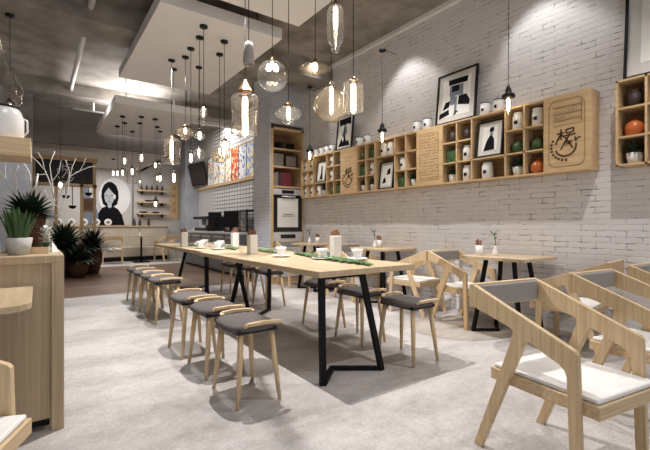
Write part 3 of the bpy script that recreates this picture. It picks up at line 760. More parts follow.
def make_bowlplant():
    t = thing('bowl_plant', 'b', 'plant')
    o = MB().lathe([(0,0),(.05,0),(.085,.05),(.08,.05),(.05,.02),(0,.02)], n=20).build('pot', 'black', t); fixn(o)
    mb = MB()
    for i in range(40):
        a_ = i*2.4; r_ = .3+.9*(i/40); mb.leaf((.03*math.cos(a_),.03*math.sin(a_),.04),(math.cos(a_)*r_,math.sin(a_)*r_,1),.11,.02,.6)
    mb.build('foliage', 'leaf_dark', t); return t
bp = make_bowlplant(); bp['label'] = 'dark leafy plant on the top bookcase shelf, on the column side'; bp['group'] = 'plants on top bookcase shelf'; bp.location = (3.56,by+.11,2.432)
dup(bp, (3.79,by+.11,2.432), 1, 'dark leafy plant on the top bookcase shelf, on the brick wall side')

# ------------------------------------------------------------------ kitchen
mbd = thing('menu_board', 'long menu board of colourful poster strips above the kitchen counter', 'menu board', (0,0,0))
MB().box(W-.06,W-.002,7.86,13.0,2.10,2.17).box(W-.04,W-.002,7.86,11.42,2.98,3.01).build('rail', 'oak_shelf', mbd)
def poster_mat(i, seedv):
    m, nt, b = mat('menu poster %d' % i); L = nt.links.new
    tc = N(nt,'ShaderNodeTexCoord'); mp = N(nt,'ShaderNodeMapping'); mp.inputs['Location'].default_value = (seedv*3.1,seedv*1.7,seedv)
    vo = N(nt,'ShaderNodeTexVoronoi'); vo.inputs['Scale'].default_value = 17
    L(tc.outputs['Object'],mp.inputs[0]); L(mp.outputs[0],vo.inputs['Vector'])
    cr = N(nt,'ShaderNodeValToRGB'); cr.color_ramp.interpolation = 'CONSTANT'
    pal = [[(.8,.79,.75),(.75,.35,.06),(.78,.78,.74),(.1,.08,.2)],[(.8,.8,.78),(.05,.05,.06),(.8,.6,.3),(.8,.8,.78)],[(.8,.8,.76),(.1,.2,.6),(.8,.8,.76),(.8,.5,.1)],
           [(.82,.72,.55),(.8,.62,.4),(.8,.8,.78),(.35,.15,.08)],[(.62,.08,.02),(.75,.25,.03),(.8,.75,.65),(.25,.05,.02)],[(.8,.8,.8),(.04,.05,.1),(.78,.78,.8),(.3,.4,.7)],
           [(.8,.78,.6),(.85,.65,.1),(.2,.35,.7),(.8,.8,.76)],[(.8,.8,.78),(.6,.1,.05),(.8,.8,.76),(.1,.3,.1)]][i % 8]
    e = cr.color_ramp.elements; e[0].position = 0; e[0].color = (*pal[0],1); e[1].position = .45; e[1].color = (*pal[1],1)
    for p_, c in ((.60,pal[2]),(.86,pal[3])): x_ = e.new(p_); x_.color = (*c,1)
    sp = N(nt,'ShaderNodeSeparateColor'); L(vo.outputs['Color'],sp.inputs[0]); L(sp.outputs[0],cr.inputs[0])
    L(cr.outputs[0],b.inputs['Base Color']); L(cr.outputs[0],b.inputs['Emission Color']); b.inputs['Emission Strength'].default_value = .12  # poster colours also given a faint glow
    return m
for i in range(8):
    ya = 11.40 - .44*(i+1)
    MB().box(W-.035,W-.004,ya+.02,ya+.42,2.18,2.97).build('poster', poster_mat(i, i+1), mbd)
MB().box(W-.033,W-.003,7.86,11.42,2.17,2.98).build('board_back', 'black', mbd)
tv = thing('tv_screen', 'tilted dark screen on the kitchen wall at the distant end of the menu board', 'screen', (3.84,12.0,2.56)); tv.rotation_euler = (0.0,-.22,.16)
MB().box(-.03,.03,-.62,.62,-.33,.33).build('casing', 'black', tv, .01); MB().box(-.034,-.03,-.59,.59,-.30,.30).build('display', 'brown_screen', tv)
MB().tube([(.03,0,0),(.15,0,.03)],.03,8).build('bracket','black_metal',tv)
kc = thing('kitchen_counter', 'grey service counter below the tiled kitchen wall', 'counter', (0,0,0))
MB().box(3.24,W-.002,7.4,11.2,.06,.86).build('body', 'grey_metal', kc); MB().box(3.20,W-.002,7.38,11.25,.86,.90).build('worktop', 'silver', kc); MB().box(3.28,3.95,7.42,11.15,0,.06).build('plinth', 'black', kc)
for i in range(5):
    d_ = MB().box(3.225,3.24,7.44+.75*i,7.44+.75*i+.72,.1,.84).build('door', 'grey_metal', kc, .002); MB().box(3.215,3.225,7.5+.75*i,8.05+.75*i,.78,.8).build('handle','silver',d_)
def make_till():
    t = thing('till_screen', 'black till screen on the kitchen counter, nearer the menu stand', 'till', (3.45,8.35,.9), 0, 'black till screens on the kitchen counter')
    MB().box(-.10,.12,-.12,.12,0,.03).build('base', 'black', t); MB().bar((0,0,.03),(0,0,.2),.05,.04).build('stand', 'black', t)
    MB().box(-.02,.02,-.19,.19,.10,.46).build('monitor', 'dark_glass', t, .008); return t
tl = make_till(); tl.rotation_euler = (0,0,.5)
dup(tl, (3.45,9.35,.9), .5, 'black till screen on the kitchen counter, farther from the brick column')
dc = thing('display_case', 'black framed glass display case behind the till screens', 'display case', (0,0,0))
mb = MB()
for x in (3.55,3.93):
    for y in (7.75,8.95): mb.box(x-.015,x+.015,y-.015,y+.015,.9,1.38)
for z in (.91,1.14,1.36): mb.box(3.535,3.945,7.735,8.965,z-.012,z+.012) if z != 1.14 else mb.box(3.56,3.92,7.75,8.95,z-.006,z+.006)
mb.build('frame', 'black', dc); MB().box(3.54,3.545,7.76,8.94,.92,1.35).build('glass_pane', 'glass_smoke', dc)
cm = thing('coffee_machine', 'low black and steel coffee machine at the distant part of the kitchen counter', 'coffee machine', (0,0,0))
MB().box(3.40,3.9,9.75,10.75,.9,.98).box(3.70,3.9,9.75,10.75,.98,1.20).build('body', 'black', cm, .01); MB().box(3.38,3.9,9.72,10.78,1.20,1.27).build('top_tray', 'black', cm, .01)
[MB().box(3.5,3.70,y_,y_+.1,1.05,1.2).build('brew_group', 'silver', cm) for y_ in (10.0,10.4)]
mb = MB().lathe([(0,0),(.14,0),(.15,.05),(.14,.06),(0,.06)], n=20); tag(fixn(mb.build('white_tray','white')), 'low white basin at the distant end of the kitchen counter', 'tray', None, (3.6,11.0,.902))

# ------------------------------------------------------------------ far seating area
bn = thing('banquette', 'long beige bench along the distant wall under the painted portrait', 'bench', (0,0,0))
MB().box(.0,3.3,12.55,YF-.02,.14,.42).build('seat', 'bench', bn, .02); MB().box(.0,3.3,13.0,YF-.01,.42,1.0).build('backrest', 'bench', bn, .02); MB().box(.05,3.25,12.65,13.1,.012,.14).build('plinth', 'black', bn)
mb = MB().box(.0,3.3,12.96,YF-.005,1.0,1.03); mb.build('top_ledge', 'oak_x', bn)
def make_plate():
    t = thing('standing_plate', 'p', 'plate')
    o = MB(); o.lathe([(0,0),(.06,0),(.10,.012),(.10,.018),(.06,.008),(0,.008)], n=20); o = fixn(o.build('plate', 'white', t)); o.rotation_euler = (PI/2,0,0); o.location = (0,0,.10)
    o = MB(); o.lathe([(0,.009),(.045,.009),(.045,.0095),(0,.0095)], n=16); o = fixn(o.build('plate_centre', 'book_grey', t)); o.rotation_euler = (PI/2,0,0); o.location = (0,0,.10); return t
pl = make_plate(); pl['group'] = 'white plates standing on the distant bench ledge'; pl.location = (.45,13.08,1.031); pl['label'] = 'white round plate on the bench ledge, seen between the wooden posts, nearest the blackboard edge'
for i, x in enumerate((.75,1.05,1.35,1.65)): dup(pl, (x,13.08,1.031), 0, '%s white round plate along the distant bench ledge, counted toward the portrait' % ordn[i+1].capitalize())
def make_bottle():
    o = MB().lathe([(0,0),(.035,0),(.038,.01),(.038,.13),(.015,.18),(.015,.22),(0,.22)], n=14).build('dark_bottle', 'book_dark'); fixn(o); return o
bo = make_bottle(); tag(bo, 'first dark bottle on the bench ledge beyond the portrait', 'bottle', 'dark bottles on the bench ledge', (2.35,13.08,1.031))
for i, x in enumerate((2.5,2.75)):
    c = bo.copy(); COL.objects.link(c); tag(c, '%s dark bottle on the bench ledge beyond the portrait' % ordn[i+1], 'bottle', 'dark bottles on the bench ledge', (x,13.08,1.031))
def make_wallshelf():
    t = thing('plank_shelf', 's', 'shelf'); MB().box(-.42,.42,-.24,0,0,.04).build('plank', 'oak_shelf', t)
    MB().box(-.3,-.27,-.2,0,-.08,0).box(.27,.3,-.2,0,-.08,0).build('bracket', 'black_metal', t); return t
ws = make_wallshelf(); ws['group'] = 'wooden plank shelves on the distant wall'; ws['label'] = 'lowest wooden plank shelf on the distant wall'; ws.location = (2.85,YF-.002,1.37)
dup(ws, (2.85,YF-.002,1.72), 0, 'middle wooden plank shelf on the distant wall'); dup(ws, (2.85,YF-.002,2.07), 0, 'topmost wooden plank shelf on the distant wall')
for i, (x, z_, l) in enumerate(((2.6,1.411,'first long dark dish on the lowest plank shelf'),(2.95,1.411,'second long dark dish on the lowest plank shelf'),(2.75,1.761,'long dark dish on the middle plank shelf'))):
    mb = MB().lathe([(0,.0),(.05,.0),(.13,.04),(.12,.045),(.05,.01),(0,.01)], n=16); o = fixn(mb.build('dark_dish','black')); tag(o, l, 'dish', 'dark dishes on the plank shelves', (x,YF-.14,z_))
for i, x in enumerate((2.55,2.7,2.85,3.0,3.15)):
    o = bo.copy(); COL.objects.link(o); o.scale = (.8,.8,.8); tag(o, '%s dark bottle counted from the portrait side on the topmost plank shelf' % ordn[i], 'bottle', 'dark bottles on the plank shelf', (x,YF-.1,2.111))
ps = thing('wood_plaque', 'narrow upright oak plaque on the distant wall next to the blue-grey pillar', 'sign', (3.52,YF-.002,1.25))  # upright oak plaque fixed flat to the wall
MB().box(-.14,.14,-.03,0,0,1.15).build('board', 'oak_shelf', ps, .004)
mb = MB()
for i in range(4):
    for k in range(2): mb.bar((-.05+.05*k,-.032,.2+.24*i),(.05,-.032,.32+.24*i-.06*k),.012,.003,(0,1,0))
mb.build('brush_marks', 'burnt', ps)
# painted portrait on the far wall
pt = thing('portrait_mural', 'painted portrait of a black-haired woman in black on the distant wall', 'mural', (0,YF,0))
def ell(cx, cz, rx, rz_, a0=0, a1=360, n=28): return [(cx+rx*math.cos(math.radians(a0+(a1-a0)*i/n)), cz+rz_*math.sin(math.radians(a0+(a1-a0)*i/n))) for i in range(n)]
fixn(MB().box(1.00,2.30,-.010,-.002,1.05,2.55).build('ground', 'far_paint', pt))
fixn(MB().prism([(1.02,1.05),(1.02,2.2),(1.12,2.4),(1.2,1.9),(1.35,1.6),(1.5,1.05)],'y',-.014,-.010).build('blue_shape', 'picture_grey', pt))  # dark blue shape, part of the mural's own colours
fixn(MB().prism(ell(1.84,1.88,.42,.56),'y',-.016,-.010).build('halo', 'panel_white', pt))
fixn(MB().prism([(1.40,1.05),(1.42,1.40),(1.50,1.54),(1.62,1.60),(1.80,1.60),(1.92,1.52),(2.02,1.36),(2.10,1.05)],'y',-.026,-.016).build('dress', 'picture_ink', pt))
fixn(MB().prism([(1.53,1.66),(1.49,1.85),(1.50,2.06),(1.56,2.22),(1.66,2.31),(1.76,2.31),(1.87,2.22),(1.93,2.05),(1.94,1.85),(1.90,1.66),(1.82,1.60),(1.60,1.60)],'y',-.022,-.016).build('hair', 'picture_ink', pt))
fc = fixn(MB().prism([(1.57,1.84),(1.565,1.96),(1.62,2.06),(1.68,2.14),(1.74,2.05),(1.82,1.96),(1.825,1.84),(1.80,1.74),(1.755,1.68),(1.755,1.58),(1.70,1.54),(1.65,1.58),(1.65,1.67),(1.59,1.74)],'y',-.028,-.022).build('face', 'mural_skin', pt))
mb = MB()
for x0_, x1_, z_ in ((1.60,1.66,1.90),(1.73,1.79,1.90),(1.67,1.73,1.725)): mb.box(x0_,x1_,-.030,-.028,z_,z_+.018)
mb.box(1.69,1.70,-.030,-.028,1.79,1.88); mb.build('features', 'picture_ink', fc)
fixn(MB().prism(ell(1.83,1.88,.03,.07),'y',-.031,-.022).build('highlight', 'white', fc))
struct('trim_4', MB().box(2.30,2.34,YF-.03,YF,.012,2.7), 'grey_metal')
# chairs and small tables in the far area
dup(ch, (1.62,12.0,0), PI-.1, 'distant chair with white seat beside the bench, below the painted portrait', CG)
dup(ch, (3.0,11.95,0), PI+.4, 'distant chair near the blue-grey pillar, in front of the bench end', CG)
ft = thing('bistro_table', 'small distant table in front of the bench below the plank shelves', 'table', (2.35,12.1,.012))
MB().box(-.28,.28,-.28,.28,.71,.74).build('table_top','oak_top',ft); MB().tube([(0,0,0),(0,0,.71)],.025,8).build('pole','black_metal',ft); MB().box(-.2,.2,-.2,.2,0,.02).build('base','black_metal',ft)
vp = dup(va, (2.3,12.05,.752), 1.2, 'small white vase with green sprig on the distant bench table', VG)

# wooden sign frame with blackboard
sg = thing('sign_frame', 'tall oak screen of posts and beams carrying the blackboard sign', 'screen', (0,10.5,0))
mb = MB()
mb.box(-.10,1.10,-.06,.06,2.47,2.56).box(-.10,1.10,-.04,.04,1.90,1.96)
for x in (-.08,.32,.80,1.05): mb.box(x-.03,x+.03,-.04,.04,0,2.47)
mb.box(.80,1.05,-.03,.03,1.32,1.36).box(.80,1.05,-.03,.03,.98,1.02)
mb.build('posts', 'oak_shelf', sg)
bd = thing('blackboard_sign', 'black signboard with a white chalk emblem framed in oak, hanging in the post screen', 'sign', (0,10.5,0))
MB().box(-.045,1.015,-.052,-.042,1.965,2.465).build('board', 'board_black', bd)
mb = MB()
def PX(u,v): return (.50+u*.32, -.055, 2.20+v*.32)
for st_ in ([( .45*math.cos(a),-.2+.45*math.sin(a)) for a in [math.radians(190+i*10) for i in range(17)]],
            [(-.2,.62),(-.2,.1)],[(-.42,.4),(.0,.44)],[(.02,.56),(.36,.6),(.34,.4),(.04,.36),(.02,.56)],[(-.14,.22),(.44,.28)],[(.2,.34),(-.22,-.36)],[(-.02,.2),(.32,-.34)],[(-.45,-.1),(-.5,.2),(-.3,.3)],[(.45,-.1),(.56,.1),(.7,.12)]):
    for a, b_ in zip(st_, st_[1:]): mb.bar(PX(*a), PX(*b_), .016, .003, (0,1,0))
mb.build('chalk_emblem', 'chalk', bd)
pc = thing('brown_poster', 'small brown poster fixed between the posts under the blackboard', 'poster', (.925,10.5,1.36)); MB().box(-.095,.095,-.01,.01,.0,.30).build('sheet','book_grey',pc); MB().box(-.08,.08,-.013,-.01,.04,.26).build('print','brown_card',pc)
for i,(x,z_,l) in enumerate(((.93,1.90,'black ladle-shaped utensil hanging nearest the portrait, under the blackboard'),(.62,1.90,'black long-handled ladle hanging in the middle bay under the blackboard'),(.50,1.90,'short dark pan hanging in the middle bay under the blackboard'))):
    t = thing('hanging_ladle', l, 'utensil', (x,10.47,z_), 0, 'kitchen utensils hanging under the blackboard'); ln = (.12,.42,.2)[i]
    MB().bar((0,0,0),(0,0,-ln),.015,.008).build('handle','black',t); fixn(MB().lathe([(0,-.075),(.05,-.06),(.075,-.02),(.075,0),(0,-.01)],(0,0,-ln),16).build('bowl','black',t))

# floor plants
def floor_plant(loc, label, r, h, lr, m_pot='brown_pot', n=110):
    t = thing('floor_plant', label, 'plant', loc, 0, 'big dark plants standing on the wood floor')
    fixn(MB().lathe([(0,0),(r*.62,0),(r*.95,h*.45),(r,h*.75),(r*.8,h),(r*.72,h),(r*.7,h*.9),(0,h*.9)], n=24).build('pot', m_pot, t))
    mb = MB()
    for i in range(n):
        a = i*2.4; q_ = (i/n); rr = .15+1.1*q_
        mb.leaf((.03*math.cos(a),.03*math.sin(a),h*.88),(math.cos(a)*rr,math.sin(a)*rr,1.15-.5*q_), lr*(.75+.25*math.sin(i*7.7)), .065, 1.2, 7)
    mb.build('foliage', 'leaf_dark', t); return t
floor_plant((.95,9.95,0), 'arching dark palm in a reddish brown pot, beside the sign screen post', .20,.56,.62)
floor_plant((.42,9.7,0), 'dense dark plant half hidden behind the counter corner', .26,.56,.72, n=240)
floor_plant((.66,9.3,0), 'low dark plant in a brown pot in front of the dense one', .17,.36,.40)

# ------------------------------------------------------------------ counter and its things
ct = thing('service_counter', 'oak service counter cut off by the side of the photo', 'counter', (0,0,0))
MB().box(-2.6,.085,2.49,2.95,.06,.855).build('body', 'counter', ct)
MB().box(-2.62,.11,2.465,2.97,.855,.895).build('worktop', 'counter', ct, .003)
MB().box(.055,.11,2.465,2.52,0,.855).build('corner_post', 'counter', ct, .003)
MB().box(.055,.11,2.91,2.965,0,.855).build('corner_post', 'counter', ct, .003)
MB().box(-2.5,.05,2.56,2.90,0,.06).build('plinth', 'black', ct)
# snake plant in grey cement pot
t = thing('snake_plant', 'upright green plant in a tapered grey cement pot on the counter', 'plant', (-.08,2.60,.895))
fixn(MB().lathe([(0,0),(.044,0),(.059,.09),(.055,.09),(.046,.076),(0,.076)], n=4*8).build('pot', 'grey_pot', t)); MB().lathe([(.050,.078),(0,.08)],n=16).build('soil','soil',t)
mb = MB()
for i in range(60): 
    a = i*2.4; q_ = (i/60)**.6*.042; mb.leaf((q_*math.cos(a),q_*math.sin(a),.085),(math.cos(a)*.22*q_/.03,math.sin(a)*.22*q_/.03,1), .09+.08*random.random(), .022, .2, 5, .3)
mb.build('foliage', 'leaf', t)
t = thing('spiky_plant', 'bushy dark spiky plant in a reddish brown pot at the back of the counter', 'plant', (-.04,2.86,.895))
fixn(MB().lathe([(0,0),(.055,0),(.078,.18),(.082,.22),(.075,.22),(.07,.20),(0,.20)], n=24).build('pot', 'brown_pot', t))
mb = MB()
for i in range(190): 
    a = i*2.4; q_ = i/190; rr = .1+1.3*q_; mb.leaf((.02*math.cos(a),.02*math.sin(a),.20),(math.cos(a)*rr,math.sin(a)*rr,1.1-.75*q_), .135+.03*math.sin(i*3.3), .022, .7, 6)
mb.build('foliage', 'leaf_dark', t)
# white bleached branches
def branch(mb, p, d, L_, r, depth):
    p = Vector(p); d = Vector(d).normalized(); pts = [p]; rs = [r]; n = 5
    for i in range(n):
        d = (d + Vector((random.uniform(-.22,.22),random.uniform(-.1,.1),random.uniform(-.05,.2)))).normalized()
        p = p + d*L_/n; pts.append(p.copy()); rs.append(r*(1-.55*(i+1)/n))
    mb.tube(pts, rs, 7)
    if depth > 0:
        for k in (2,3,5):
            nd = (d + Vector((random.uniform(-1.0,1.0), random.uniform(-.35,.35), random.uniform(-.1,.5)))).normalized()
            branch(mb, pts[k], nd, L_*.68, rs[k]*.7, depth-1)
t = thing('branch_ornament', 'bleached white branch ornament standing on the counter, in front of the blackboard', 'ornament', (.065,2.80,.895))
fixn(MB().lathe([(.036,0),(.001,.065)], n=4, smooth=False).lathe([(.0,0),(.036,0)],n=4,smooth=False).build('pyramid_base', 'branch_white', t))
mb = MB()
def br(pts, r0, r1):
    r0 *= .75; r1 *= .8
    mb.tube([(x-.065, dy, z-.895) for x, dy, z in pts], [r0+(r1-r0)*i/(len(pts)-1) for i in range(len(pts))], 7)
br([(.055,0,.93),(.05,0,.98),(.059,0,1.063),(.077,0,1.19),(.065,0.01,1.31),(.055,.01,1.40),(.08,.02,1.48)], .0075,.002)
br([(.077,0,1.21),(.05,-.02,1.31),(.033,-.02,1.36),(-.005,-.03,1.41),(-.045,-.03,1.45)], .005,.0015)
br([(.04,-.02,1.34),(.005,-.01,1.335),(-.03,0,1.31)], .003,.0012)
br([(.033,-.02,1.36),(.02,-.03,1.42),(.0,-.03,1.46)], .003,.0012)
br([(.056,0,1.04),(.075,.02,1.09),(.108,.03,1.125),(.144,.03,1.25),(.154,.02,1.34),(.204,.01,1.375),(.25,0,1.40),(.285,0,1.41)], .0075,.0015)
br([(.154,.02,1.33),(.165,.03,1.39),(.185,.03,1.45)], .004,.0015)
br([(.204,.01,1.375),(.225,.02,1.42),(.235,.02,1.455)], .003,.0012)
br([(.077,0,1.18),(.11,-.02,1.24),(.14,-.03,1.30),(.15,-.03,1.36),(.13,-.03,1.43)], .0045,.0015)
br([(.066,0,1.30),(.10,.01,1.36),(.11,.02,1.43)], .0035,.0012)
br([(.11,.03,1.14),(.08,.03,1.17),(.05,.04,1.2),(.03,.04,1.26)], .003,.0012)
mb.build('branches', 'branch_white', t)
t = thing('branch_ornament', 'curling white branches rising behind the spiky plant, under the hanging shelf', 'ornament', (-.12,2.93,.895))
fixn(MB().lathe([(0,0),(.03,0),(.033,.07),(.022,.11),(.016,.11),(0,.10)], n=16).build('vase', 'grey_pot', t))
mb = MB()
for pts in ([(0,0,.08),(.02,0,.20),(.04,0,.27),(.005,0,.32),(-.03,0,.41),(-.035,0,.52),(-.01,0,.58)],[(.035,0,.25),(.075,0,.32),(.085,0,.41),(.075,0,.47),(.05,0,.52)],[(.0,0,.32),(.02,0,.38),(.01,0,.45),(.03,0,.5)],[(-.03,0,.41),(-.06,0,.46),(-.09,0,.50)],[(.08,0,.34),(.11,0,.39),(.12,0,.46)]):
    mb.tube(pts, [.0065-.0008*i for i in range(len(pts))], 7)
mb.build('branches', 'branch_white', t)
t = thing('pale_flower', 'small pale-leaved plant between the spiky plant and the branch base', 'plant', (.035,2.70,.895))
fixn(MB().lathe([(0,0),(.02,0),(.025,.035),(0,.03)], n=12).build('pot', 'white', t)); mb = MB()
for i in range(16): mb.leaf((0,0,.03),(math.cos(i*2.4)*.7,math.sin(i*2.4)*.7,1),.055,.02,.8)
mb.build('foliage','leaf',t); mb = MB()
for i in range(20): mb.leaf((0,0,.06+.004*i),(math.cos(i*2.4),math.sin(i*2.4),.7),.05,.02,.4)
mb.build('blossom','leaf_pale',t)
t = thing('napkin_box', 'white napkin box at the photo edge on the counter', 'box', (-.21,2.66,.895)); MB().box(-.05,.05,-.05,.05,0,.055).build('box','white',t,.004); MB().box(-.035,.035,-.03,.03,.055,.075).build('napkins','brown_card',t)
t = thing('oak_tray', 'small pale oak tray behind the grey pot on the counter', 'tray', (.0,2.68,.895)); MB().box(-.045,.045,-.04,.04,0,.012).build('base','oak_x',t); [MB().box(-.045,.045,y_,y_+.006,.012,.035).build('side','oak_x',t) for y_ in (-.04,.034)]

# table in front of the counter
t = thing('corner_table', 'pale oak table with rounded corner in front of the counter, cut by the photo edge', 'table', (0,0,0))
poly = [(-.50,1.86)] + [(-.12+.10*math.cos(math.radians(a)), 1.96+.10*math.sin(math.radians(a))) for a in (-90,-70,-50,-30,-10,0)] + [(-.02,2.455),(-.50,2.455)]
fixn(MB().prism(poly,'z',.724,.75).build('table_top','oak_top',t,.003))
for x,y in ((-.45,2.40),(-.45,1.93),(-.2,2.40)): MB().bar((x,y,.724),(x,y,0),.04,.04).build('leg','black_metal',t)

# hanging shelf above the counter with a jar
t = thing('hanging_shelf', 'thick oak shelf hanging above the counter', 'shelf', (0,0,0))
MB().box(-1.4,-.03,2.58,2.88,1.405,1.50).build('board','oak_x',t,.003)
mb = MB()
for x in (-.24,-1.2): mb.tube([(x,2.73,1.50),(x,2.73,H)],.008,8)
mb.build('rods','black_metal',t)
t = thing('ceramic_jar', 'white ceramic jar with black rim on the hanging shelf', 'jar', (-.145,2.70,1.501))
fixn(MB().lathe([(0,0),(.078,0),(.085,.01),(.086,.11),(.072,.15),(.062,.165),(0,.165)], n=28).build('body','white',t)); fixn(MB().lathe([(0,.165),(.066,.165),(.066,.176),(0,.178)], n=28).build('lid','black',t))
MB().tube([(.082,0,.12),(.098,0,.11),(.10,0,.05),(.084,0,.03)],.005,6).build('handle','white',t)

# ------------------------------------------------------------------ pendants
def shade(kind, s=1):
    # profiles hang below z=0 (bottom of the cap)
    P_ = {
     'jar': [(.03,.0),(.115,-.004),(.128,-.03),(.12,-.15),(.118,-.25),(.132,-.32),(.12,-.355),(.04,-.37),(.0,-.37)],
     'globe': [(.02,0)]+[(.15*math.sin(a),-.15+.15*math.cos(a)) for a in [math.radians(d) for d in range(15,181,15)]],
     'bulge': [(.03,0),(.06,-.01),(.115,-.04),(.13,-.075),(.11,-.11),(.06,-.125),(.055,-.16),(.045,-.175),(.03,-.165)],
     'dish': [(.02,0),(.04,-.01),(.10,-.035),(.15,-.055),(.155,-.065),(.13,-.08),(.06,-.11),(.0,-.115)],
     'tube': [(.02,0),(.05,-.015),(.065,-.06),(.065,-.22),(.058,-.27),(.035,-.30),(.028,-.35),(.0,-.355)],
     'amber_globe': [(.02,0),(.04,-.02),(.12,-.07),(.165,-.15),(.17,-.21),(.14,-.28),(.08,-.32),(.0,-.325)],
     'cyl': [(.03,0),(.082,-.004),(.086,-.02),(.085,-.20),(.088,-.235),(.075,-.26),(.03,-.27)],
     'bell': [(.02,0),(.05,-.015),(.065,-.05),(.065,-.09),(.045,-.11)],
     'dome': [(.02,0),(.07,-.01),(.11,-.04),(.12,-.09),(.115,-.10)],
     'bulb': [(.014,0),(.018,-.02),(.033,-.05),(.034,-.075),(.022,-.10),(.0,-.108)],
     'tear': [(.02,0),(.03,-.06),(.06,-.16),(.11,-.26),(.145,-.36),(.14,-.43),(.09,-.48),(.0,-.495)],
     'edison': [(.016,0),(.02,-.01),(.022,-.09),(.018,-.125),(.0,-.135)]}[kind]
    return [(r*s, z*s) for r, z in P_]
def pendant(x, y, zc, zt, kind, label, s=1, gm='glass_clear', cap='bronze', capk='cone', blen=None, group='', bulbr=.018, br=None, nb=1):
    t = thing('pendant_lamp', label, 'pendant lamp', (x,y,zc), 0, group)
    D = zt - zc                                   # cap top relative to the canopy
    fixn(MB().lathe([(0,0),(.045,0),(.045,-.022),(0,-.024)], n=20).build('ceiling_rose', 'black', t))
    MB().tube([(0,0,-.02),(0,0,D+.005)], .0035, 6).build('cord', 'black', t)
    if capk == 'diamond': cpr = [(.0,0),(.012,0),(.035,-.05),(.065,-.10),(.045,-.145),(.03,-.145)]; ch_ = .145
    elif capk == 'dome': cpr = [(0,0),(.008,0),(.012,-.012),(.035,-.022),(.045,-.035),(.045,-.048),(.02,-.048)]; ch_ = .048
    elif capk == 'socket': cpr = [(0,0),(.012,0),(.016,-.02),(.022,-.03),(.022,-.05),(.045,-.065),(.047,-.085),(.02,-.085)]; ch_ = .08
    else: cpr = [(0,0),(.008,0),(.013,-.012),(.024,-.03),(.028,-.042),(.015,-.042)]; ch_ = .042
    cs = s if capk in ('diamond',) else max(s,.75)
    cpr = [(r*cs, z*cs+D) for r, z in cpr]; ch_ *= cs
    fixn(MB().lathe(cpr, n=8 if capk == 'diamond' else 16, smooth=capk != 'diamond').build('cap', cap, t))
    zb = D - ch_
    if kind:
        o = MB().lathe([(r, z+zb) for r, z in shade(kind, s)], n=28, wob=.02 if kind == 'jar' else 0).build('glass_shade', gm, t)
    bl = blen or .1*s
    r_ = bulbr*s
    prof = [(.0,0),(r_*.7,-.002),(r_,-.02*s),(r_,-bl+.02*s),(r_*.6,-bl),(0,-bl)]
    if nb == 1: fixn(MB().lathe([(r, z+zb-.01*s) for r, z in prof], n=12).build('bulb', br or 'bulb', t))
    else:
        for k in range(nb):
            a = 2*PI*k/nb; fixn(MB().lathe([(r, z+zb-.05) for r, z in [(0,.03),(.012,.02),(.026,-.012),(.02,-.035),(0,-.042)]], (.04*math.cos(a),.04*math.sin(a),0), 12).build('bulb', br or 'bulb', t))
    return t
G1 = 'large glass pendants hanging over the near long table'
pendant(1.54,3.40,3.3,2.377,'jar','big ribbed clear glass jar pendant with copper faceted cap and bright tube',1,'glass_smoke','copper','diamond',.36,G1,.024)
pendant(1.82,3.40,3.3,2.66,'globe','round clear glass globe pendant with a cluster of bulbs',.98,'glass_clear','bronze','cone',.1,G1,nb=3)
pendant(1.94,3.30,3.3,2.23,'bulge','squat bulging clear glass pendant in front of the bookcase top',.98,'glass_clear','bronze','dome',.12,G1)
pendant(2.18,3.20,3.3,2.665,'dish','wide flat amber glass dish pendant with a round bulb',.98,'glass_amber','bronze','cone',.075,G1,.024)
pendant(1.82,2.40,3.3,2.745,'tube','tall clear glass tube pendant, highest of the large lamps',1,'glass_clear','bronze','cone',.17,G1,.016)
pendant(2.15,2.90,3.3,2.35,'amber_globe','largest round amber glass pendant with a straight lit tube',.98,'glass_amber','bronze','cone',.24,G1,.016)
pendant(2.16,2.60,3.3,2.30,'cyl','clear glass cylinder pendant with dark domed cap beside the amber globe',1,'glass_smoke','bronze','dome',.25,G1,.02)
t = thing('pendant_lamp','small unlit ribbed grey cylinder pendant in front of the ceiling panel edge','pendant lamp',(1.39,3.0,3.3),0,G1)
fixn(MB().lathe([(0,0),(.045,0),(.045,-.022),(0,-.024)], n=20).build('ceiling_rose','black',t)); MB().tube([(0,0,-.02),(0,0,-.775)],.0035,6).build('cord','black',t)
fixn(MB().lathe([(0,-.77),(.028,-.77),(.038,-.80),(.045,-.90),(.046,-.95),(.04,-.95),(.035,-.80),(0,-.79)], n=24).build('shade','frost',t))
G2 = 'mixed glass pendants hanging from the middle ceiling panel'
for a_ in [(1.52,4.47,2.42,'tube','tall narrow clear glass pendant, nearest under the middle panel',.62,'glass_clear','bronze','cone',.1),
           (1.57,4.76,2.21,'bell','small bell glass pendant beside the dark tilted screen',.9,'glass_clear','bronze','cone',.09),
           (1.58,5.13,2.0,'edison','slim bare bulb pendant between the jar and bell lamps',.9,'glass_thin','bronze','cone',.1),
           (1.60,5.43,2.40,'bulge','squat pale glass pendant with dark cap and glowing cluster',.95,'glass_amber','bronze','dome',.07),
           (1.48,5.65,2.27,'jar','clear glass jar pendant with copper cap under the middle panel',.95,'glass_smoke','copper','dome',.28),
           (1.59,5.95,1.84,'edison','lowest slim bulb pendant in front of the oak plaque',1,'glass_thin','bronze','cone',.12),
           (1.86,5.67,2.17,'globe','small round glass pendant next to the dark tilted screen',.6,'glass_clear','bronze','cone',.1),
           (1.85,4.69,2.12,'cyl','clear glass cylinder pendant in front of the menu board',.82,'glass_clear','bronze','dome',.16),
           (1.94,5.08,2.10,'amber_globe','amber round glass pendant in front of the menu board',.62,'glass_amber','bronze','cone',.08)]:
    pendant(a_[0],a_[1],3.3,a_[2],a_[3],a_[4],a_[5],a_[6],a_[7],a_[8],a_[9],G2)
G3 = 'small glass pendants hanging from the most distant ceiling panel'
